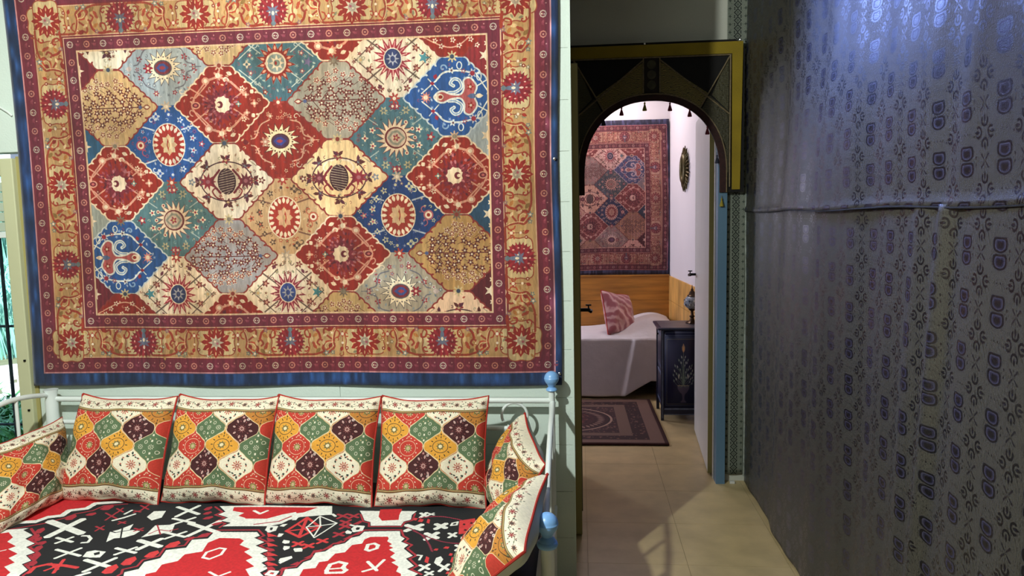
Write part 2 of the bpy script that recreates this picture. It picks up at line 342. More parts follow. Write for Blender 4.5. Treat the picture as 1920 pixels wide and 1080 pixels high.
    guard(31,24,16); guard(224,30,20)
    # main border
    def bsc(X0,Y0,X1,Y1,n):
        for k in range(n):
            x=rng.uniform(X0,X1);y=rng.uniform(Y0,Y1);col=['a06a3c','b0804a','d8bc8c','9a4a30','8a8468','c8a060'][k%6]
            if k%4==0: c.flower(x,y,10,5,col,CREAM)
            elif k%4==1: c.curl(x,y,13,4,col,k,4.4,1 if k%2 else -1)
            else: c.leaf(x,y,22,10,k*1.1,col)
    def cart(x,y,v):
        c.push(x,y,1,1,PI/2 if v else 0)
        p=smooth([(-84,-30),(-70,-52),(-30,-55),(30,-55),(70,-52),(84,-30),(80,0),(84,30),(70,52),(30,55),(-30,55),(-70,52),(-84,30),(-80,0)],5,True)
        c.poly(p,'ccb68a'); c.line(p,4.5,'9a4a34',True); c.pop()
    for k in range(7):
        for Y in (183,1528): cart(184+325*k,Y,0)
    for k in range(5):
        for X in (184,2134): cart(X,183+336.25*k,1)
    bsc(125,125,2190,232,150);bsc(125,1480,2190,1590,150);bsc(125,232,232,1480,70);bsc(2095,232,2190,1480,70)
    def unit(x,y,kind,rot):
        c.push(x,y,1,1,rot)
        if kind==0:
            c.star(0,0,50,68,12,'96291f',.05); c.flower(0,0,62,12,'96291f',None,rot=.05)
            for k in range(14):
                a=k*2*PI/14+.28; c.leaf(38*math.cos(a),38*math.sin(a),19,5,a,'dcae84')
            c.star(0,0,17,36,8,'d8ccb4',0); c.ell(0,0,17,17,'b0a496'); c.ell(6,4,6,6,'a8586a',6); c.ell(-4,-4,4,4,CREAM,6)
        else:
            c.ell(0,2,56,56,'8c2430',22)
            for k in range(26):
                a=k*2*PI/26; c.leaf(30*math.cos(a),30*math.sin(a)+2,38,10,a,'9c2a34' if k%2 else '7c2028')
            for k in range(9):
                a=PI/2+(k-4)*.55; c.ell(42*math.cos(a),42*math.sin(a),3,5,'e9b0a0',6)
            for k in range(7):
                a=-PI/2+(k-3)*.75; c.leaf(0,0,30,10,a,'6f6d88')
            c.leaf(0,-56,84,18,PI/2,'66708a'); c.ell(0,-50,11,10,'6a7a84',8); c.ell(0,-10,6,9,CREAM,6); c.ell(0,22,5,9,'e8c8b8',6); c.ell(-14,-6,4,4,CREAM,6);c.ell(14,-6,4,4,CREAM,6)
        c.pop()
    def link(x,y,rot,k,Lh):  # scroll work between motifs, local x along the border
        f=1 if k%2 else -1
        c.push(x,y,f,1,rot); R='98402c'
        c.spline([(-Lh+38,-54),(-66,-56),(-40,-52),(-30,-24),(-26,0),(-30,24),(-10,44),(8,54)],9,R)
        c.spline([(-26,-4),(-4,-20),(14,-34),(10,-52),(-8,-44)],8,R); c.spline([(-26,2),(2,2),(18,18),(10,38),(-8,30)],7,'b04a30')
        c.spline([(8,50),(22,30),(14,10),(32,-8),(44,6),(36,16)],8,R); c.spline([(Lh-38,56),(60,56),(34,50),(20,46)],9,R)
        c.spline([(Lh-46,-52),(70,-56),(40,-40),(30,-14)],10,'9c3826')
        c.leaf(-66,0,22,12,1.5,'b07a4a'); c.flower(-66,-30,14,4,'a03a34',CREAM,.5); c.line([(-66,-18),(-66,22)],3,'8a4a34'); c.ell(-66,8,6,6,CREAM,6); c.leaf(-66,22,24,14,1.2,'a03426')
        c.flower(6,50,14,5,'7f8a84',CREAM); c.flower(-22,48,11,5,'6f7a78','c8b890'); c.leaf(40,-34,30,14,.6,'b4763e'); c.flower(56,-50,11,5,'8a6a78','c8a070')
        c.leaf(52,20,26,12,-.9,'a84a34'); c.ell(70,-8,8,14,'dcc090',8)
        c.spline([(-34,-50),(-52,-38),(-50,-20),(-40,-14)],6,'a8482e'); c.spline([(84,-54),(98,-40),(92,-20),(76,-18),(74,-30)],7,'a03c2a')
        c.leaf(2,-46,-34,18,.3,'8f2c22'); c.leaf(-6,30,-26,16,1.0,'8f2c22'); c.leaf(30,30,30,16,.7,'8a6a3a'); c.leaf(14,-8,26,13,1.4,'d8b88a'); c.leaf(-2,-32,24,12,.5,'e0c498')
        c.spline([(-24,4),(-4,6),(10,18),(6,30)],3,'e2c294'); c.spline([(-36,-50),(-27,-30),(-22,0),(-26,22)],3,'e2c294'); c.leaf(64,10,30,14,2.2,'a8482e'); c.curl(92,30,14,6,'a03c2a',1,4.6)
        c.curl(-84,-30,12,5,'a8482e',2,4.6,-1); c.ell(-84,30,8,8,'8a3a2a',8); c.ell(-84,30,3,3,CREAM,6)
        c.pop()
    n1=6;n2=4;mx0,mx1=184,2134;my0,my1=183,1528
    for k in range(n1):
        for Y,r in ((my0,PI),(my1,0)):
            link((mx0+(mx1-mx0)*(k+.5)/n1),Y,r,k+(Y>500),(mx1-mx0)/n1/2)
    for k in range(n2):
        for X,r in ((mx0,PI/2),(mx1,-PI/2)): link(X,my0+(my1-my0)*(k+.5)/n2,r,k+(X>500),(my1-my0)/n2/2)
    for k in range(n1+1):
        for Y,r in ((my0,PI),(my1,0)): unit(mx0+(mx1-mx0)*k/n1,Y,k%2,r)
    for k in range(1,n2):
        for X,r in ((mx0,PI/2),(mx1,-PI/2)): unit(X,my0+(my1-my0)*k/n2,k%2,r)
    a=c.a
    # dyed streaks of the pile
    gm_=noise2(H,W,120,rng,90)[:,:,None]; a*=(1-.22*gm_*np.array([.6,.9,1.3],np.float32))
    s=noise2(H,W,9,rng,400); s2=noise2(H,W,240,rng,160); s3=noise2(H,W,3,rng,14)
    a*= (0.80+.22*s+.16*s2+.16*(s3-.3))[:,:,None]
    bd=np.zeros((H,W),bool); bd[:52]=bd[-52:]=True; bd[:,:50]=bd[:,-50:]=True
    q_=noise2(H,W,16,rng,60)[bd]**2; a[bd]=a[bd]*(.75+.5*q_)[:,None]+(q_*.5)[:,None]*np.array([.10,.22,.30],np.float32)
    return np.clip(a,0,1)



CU={'Y':'e0a038','R':'c0392c','G':'5a7150','W':'ece4cc','M':'44191c','O':'c07f34'}
def cushion():
    rng=np.random.default_rng(8); c=Canvas(960,920,'c0392c'); oy=90; ox=10
    def og(x,y,k):
        t=np.linspace(-1,1,25); w=150*(.5+.5*np.cos(PI*t)); w=np.maximum(w-8+9*np.abs(np.sin(t*8.5)),3)
        p=np.vstack([np.stack([w,t*160],1),np.stack([-w[::-1],t[::-1]*160],1)])
        c.push(x-ox,y-oy); c.poly(p,CU[k]); c.line(p,5,'e6cfa4' if k!='W' else 'c9a070',True)
        ac={'Y':('3c3020','e8d8b0','8a6a28'),'R':('e8c8a8','f0e0d0','7c2430'),'G':('e0dcc4','2c3a2c','c8b88a'),'W':('2f3a34','b0503c','6a6a50'),'M':('e8c8c0','f0e8e0','9a5a58'),'O':('4a3420','e8c890','8a5a28')}[k]
        q=rng.integers(3)
        n=[8,12,10][q]
        if k=='G':
            for dx,dy in ((0,0),(88,0),(-88,0)): c.flower(dx,dy,24,8,ac[0],CU[k],.55); c.ell(dx,dy,5,5,ac[0],8)
            for dx,dy in ((0,-54),(0,54),(0,-105),(0,105)): c.rect(dx-7,dy-9,dx+7,dy+9,ac[0])
            for sx in (1,-1):
                for sy in (1,-1): c.ring(sx*46,sy*44,12,14,4,ac[0],9); c.leaf(sx*22,sy*78,16,9,1,ac[2])
        elif k=='M':
            c.star(0,0,16,40,10,ac[2],0); c.flower(0,0,22,8,ac[0],CU[k],.5); c.flower(0,0,9,6,ac[2])
            for j in range(8):
                a=j*PI/4+.2; c.leaf(58*math.cos(a),58*math.sin(a),32,16,a,ac[0]); c.leaf(64*math.cos(a),64*math.sin(a),18,7,a,ac[2]); c.leaf(52*math.cos(a+.4),60*math.sin(a+.4),16,6,a,ac[2])
            for sy in (1,-1): c.flower(0,sy*104,16,6,ac[2],ac[0]); c.flower(40,sy*86,15,6,ac[1],CRI); 
        elif k in 'YO':
            c.ring(0,0,66,56,5,ac[0],20); c.flower(0,0,40,8,'8a8450',ac[1],.4); c.ring(0,0,24,24,4,ac[0],12); c.ell(0,0,9,9,ac[1],8)
            for j in range(12):
                a=j*PI/6; c.leaf(72*math.cos(a),72*math.sin(a),26,9,a,ac[0])
            for sy in (1,-1): c.leaf(0,sy*100,sy*1+22,12,sy*PI/2,ac[0]); c.curl(24,sy*92,10,3,ac[0],0,4,sy); c.curl(-24,sy*92,10,3,ac[0],PI,4,-sy)
        elif k=='W':
            c.flower(0,0,44,10,'b5503c','e0b8a0',.62); c.star(0,0,10,26,8,'8a2c30'); c.ell(0,0,7,7,CREAM,8)
            for j in range(10):
                a=j*PI/5+.3; r=74; c.leaf(r*math.cos(a),r*math.sin(a),26,13,a+1.2,ac[0]); c.flower(88*math.cos(a+.3)*.9,88*math.sin(a+.3),9,5,ac[1])
            for sy in (1,-1): c.leaf(0,sy*84,30,16,sy*PI/2,ac[0]); c.leaf(20,sy*70,26,12,-.4*sy,ac[0]); c.leaf(-20,sy*70,26,12,PI+.4*sy,ac[0])
        else:
            c.ring(0,0,74,66,4,ac[0],20); c.flower(0,0,40,10,ac[0],'a8a060',.7); c.ring(0,0,26,26,4,'6a3a30',12); c.flower(0,0,13,6,CREAM,CRI)
            for j in range(14):
                a=j*PI/7; c.leaf(84*math.cos(a),84*math.sin(a),16,9,a+.9,ac[j%2]); 
            for sy in (1,-1): c.curl(0,sy*98,12,5,ac[0],0,4,sy); c.flower(16,sy*120,8,5,ac[1])
        c.pop()
    for x,y,k in ((15,220,'R'),(15,540,'G'),(15,860,'R'),(160,220,'R'),(160,380,'Y'),(160,700,'W'),(300,220,'R'),(300,540,'R'),(300,860,'R'),(450,380,'G'),(450,700,'M'),(600,220,'W'),(600,540,'Y'),(600,860,'G'),(755,380,'M'),(755,700,'W'),(895,220,'O'),(895,540,'G'),(895,860,'R')): og(x,y,k)
    for k in range(420):
        pass
    for Y0,Y1 in ((0,122),(800,920)):
        c.rect(0,Y0,960,Y1,'ede5cf'); e=Y1 if Y0==0 else Y0
        c.rect(0,e-10,960,e+14,'6a5a34'); c.rect(0,e-3,960,e+1,'e0c88a'); c.rect(0,e+4,960,e+6,'a8503c')
        for k in range(48): c.leaf(k*20+4,e+(12 if Y0==0 else -8),12,8,1.5 if Y0==0 else -1.5,'6a7a50' if k%2 else 'b0453a')
        ym=Y0+62 if Y0==0 else Y1-52
        pts=[(x,ym+18*math.sin(x/36)) for x in range(0,961,12)]; c.line(pts,3.5,'6a6a50')
        for k in range(9):
            x=30+k*112
            if k%2: c.flower(x,ym,30,7,'7a3a38','c8907c',.5); c.flower(x,ym,12,5,CRI)
            else: c.flower(x,ym,24,8,'8a5040','5a4a44',.5)
            for j in range(6):
                c.leaf(x+36+j*8,ym+(-1)**j*rng.uniform(10,34),18,8,rng.uniform(0,6),['3a3c34','8a3c34','5a6a50'][j%3])
    rs=noise2(920,960,5,rng); c.a*=(.94+.1*rs)[:,:,None]
    return np.clip(c.a,0,1)
def bedcover(S):
    rng=np.random.default_rng(5); W,H=2440,1240; c=Canvas(W,H,'16191e')
    # the half of the cover nearest the edge repeats the same fields
    for s in S:
        if s[0]=='p': c.poly(s[2],s[1])
        else: c.line(s[3],s[2],s[1],bool(s[4]))
    c.a[936:]=c.a[935:935-(H-936):-1]   # the print mirrors itself towards the front hem
    n=noise2(H,W,6,rng); c.a*=(.93+.12*n)[:,:,None]
    return np.clip(c.a,0,1)
def damask():
    rng=np.random.default_rng(6); W,H=640,520; c=Canvas(W,H,'5b5850')
    D='191820';V='302f4c';L='4b4968'
    for k in range(900):
        x=rng.uniform(0,W);y=rng.uniform(0,H); l=rng.uniform(14,40); col=('45423c','38352f','6a675c')[k%3]
        for dx in (0,-W,W):
            for dy in (0,-H): c.leaf(x+dx,y+dy,l,6,PI/2+rng.uniform(-.12,.12),col)
    def eight(x,y):
        for s in (-1,1):
            def sq(r,col): c.poly(smooth([(x-r,y+s*76-r*.62),(x,y+s*76-r*.7),(x+r,y+s*76-r*.62),(x+r*1.04,y+s*76+r*.3),(x,y+s*76+r*.66),(x-r*1.04,y+s*76+r*.3)],6,True),col)
            sq(112,'4b4a50');sq(104,D);sq(78,L);sq(60,V);sq(42,D)
    def petal(x,y):
        for a in (0,PI/2,PI,-PI/2):
            c.push(x,y,1,1,a); c.ring(104,0,44,48,24,D,14,PI-2.0,PI+2.0); c.leaf(84,0,84,34,0,D); c.leaf(96,0,34,10,0,V); c.pop()
    def ex(x,y):
        for a in range(4):
            c.push(x,y,1,1,PI/4+a*PI/2); c.leaf(6,0,92,20,0,'2c2830'); c.leaf(60,0,40,26,0,'2c2830'); c.pop()
        c.leaf(x,y-70,30,12,PI/2,D);c.leaf(x,y+40,30,12,PI/2,D)
    for dx in (-W,0,W):
        for dy in (-H,0,H):
            eight(dx+160,dy+260); petal(dx+480,dy+0); ex(dx+480,dy+260)
            for s in (1,-1):
                c.ell(dx+320,dy+260+s*34,11,17,D,8); c.leaf(dx+160+s*132,dy+250,26,11,PI/2,D); c.ell(dx+160+s*30,dy+0,10,12,D,8); c.ell(dx+320+s*18,dy+30,9,12,'2c2830',8)
    return np.clip(c.a,0,1)
def stripcloth():
    rng=np.random.default_rng(7); W,H=240,240; c=Canvas(W,H,'868c82')
    D='1c2420'
    for k in range(260): c.leaf(rng.uniform(0,W),rng.uniform(0,H),7,4,rng.uniform(0,3),'5c6a5c')
    for x in (0,120,240):
        for y in (0,60,120,180,240):
            c.push(x,y); 
            c.line([(-26,0),(0,-26),(26,0),(0,26)],8,D,True); c.ell(0,0,9,9,D,8); c.ell(0,0,4,4,'9fae9c',6)
            for a in range(4): c.ell(38*math.cos(a*PI/2+PI/4)*.9,38*math.sin(a*PI/2+PI/4)*.9,6,6,D,6)
            c.pop()
            c.push(x+60,y+30); c.star(0,0,6,15,4,'39443c'); c.pop()
    return np.clip(c.a,0,1)
def floorrug():
    rng=np.random.default_rng(9); W,H=1500,1300; c=Canvas(W,H,'4e1a14')
    c.rect(26,26,W-26,H-26,'8f7a70'); c.rect(120,100,W-120,H-100,'3e1c1c'); c.rect(230,200,W-230,H-200,'867468'); c.rect(320,270,W-320,H-270,'46262a')
    for k in range(900):
        x=rng.uniform(130,W-130);y=rng.uniform(110,H-110)
        b=230<x<W-230 and 200<y<H-200; f=330<x<W-330 and 280<y<H-280
        if b and not f: continue
        c.flower(x,y,rng.uniform(8,16),5,['6a3a38','8a6a62','2c1416','7a5a54'][k%4],'a08a80')
    c.ell(W/2,H/2,400,355,'2c1214',48); c.ring(W/2,H/2,392,345,17,'c4b2a4',60); c.ell(W/2,H/2,372,326,'431a1c',48)
    for k in range(46):
        a=k*2*PI/46; c.push(W/2+318*math.cos(a),H/2+276*math.sin(a),1,1,a); c.leaf(-34,0,66,22,.35,'a5938a'); c.pop()
    c.ell(W/2,H/2,262,222,'4e2426',40)
    for k in range(150):
        r=250*math.sqrt(rng.random());a=rng.uniform(0,2*PI); c.leaf(W/2+r*math.cos(a),H/2+.85*r*math.sin(a),34,14,rng.uniform(0,6),['8a6a62','2c1416','7a3a38'][k%3])
    return np.clip(c.a,0,1)
def casefront():
    W,H=420,560; c=Canvas(W,H,'1a2144'); L='8f94a0'
    c.rect(0,0,W,44,'20284a'); c.frame(10,8,W-10,36,4,'6f7a8c'); c.frame(14,46,W-14,H-14,5,'4c5670'); c.frame(26,58,W-26,H-26,3,'7a7868')
    x=W/2
    c.poly(smooth([(x-60,400),(x+60,400),(x+46,440),(x+16,462),(x+12,500),(x+34,520),(x-34,520),(x-12,500),(x-16,462),(x-46,440)],5,True),'5a5470')
    c.line([(x-62,398),(x+62,398)],5,'c0b090')
    for s in (1,-1):
        for k,(dx,dy) in enumerate(((16,350),(40,330),(70,320),(92,300),(30,290),(60,270),(86,262),(20,240),(44,222),(14,200),(104,330),(74,360),(98,372))):
            c.spline([(x,398),(x+s*dx*.4,dy+40),(x+s*dx,dy)],2.5,'6f8478'); c.leaf(x+s*dx,dy,-22,14,-s*1.1,L); c.leaf(x+s*dx,dy,26,11,-PI/2+s*.5,'aeb4b4' if k%2 else '7f9488')
        c.leaf(x+s*52,352,44,12,-PI/2,'c8c8bc')
    c.leaf(x,160,-70,34,PI/2,'b08a6a'); c.leaf(x,150,-40,16,PI/2,'d9a56a'); c.line([(x,160),(x,400)],4,'7f8f80')
    return np.clip(c.a,0,1)
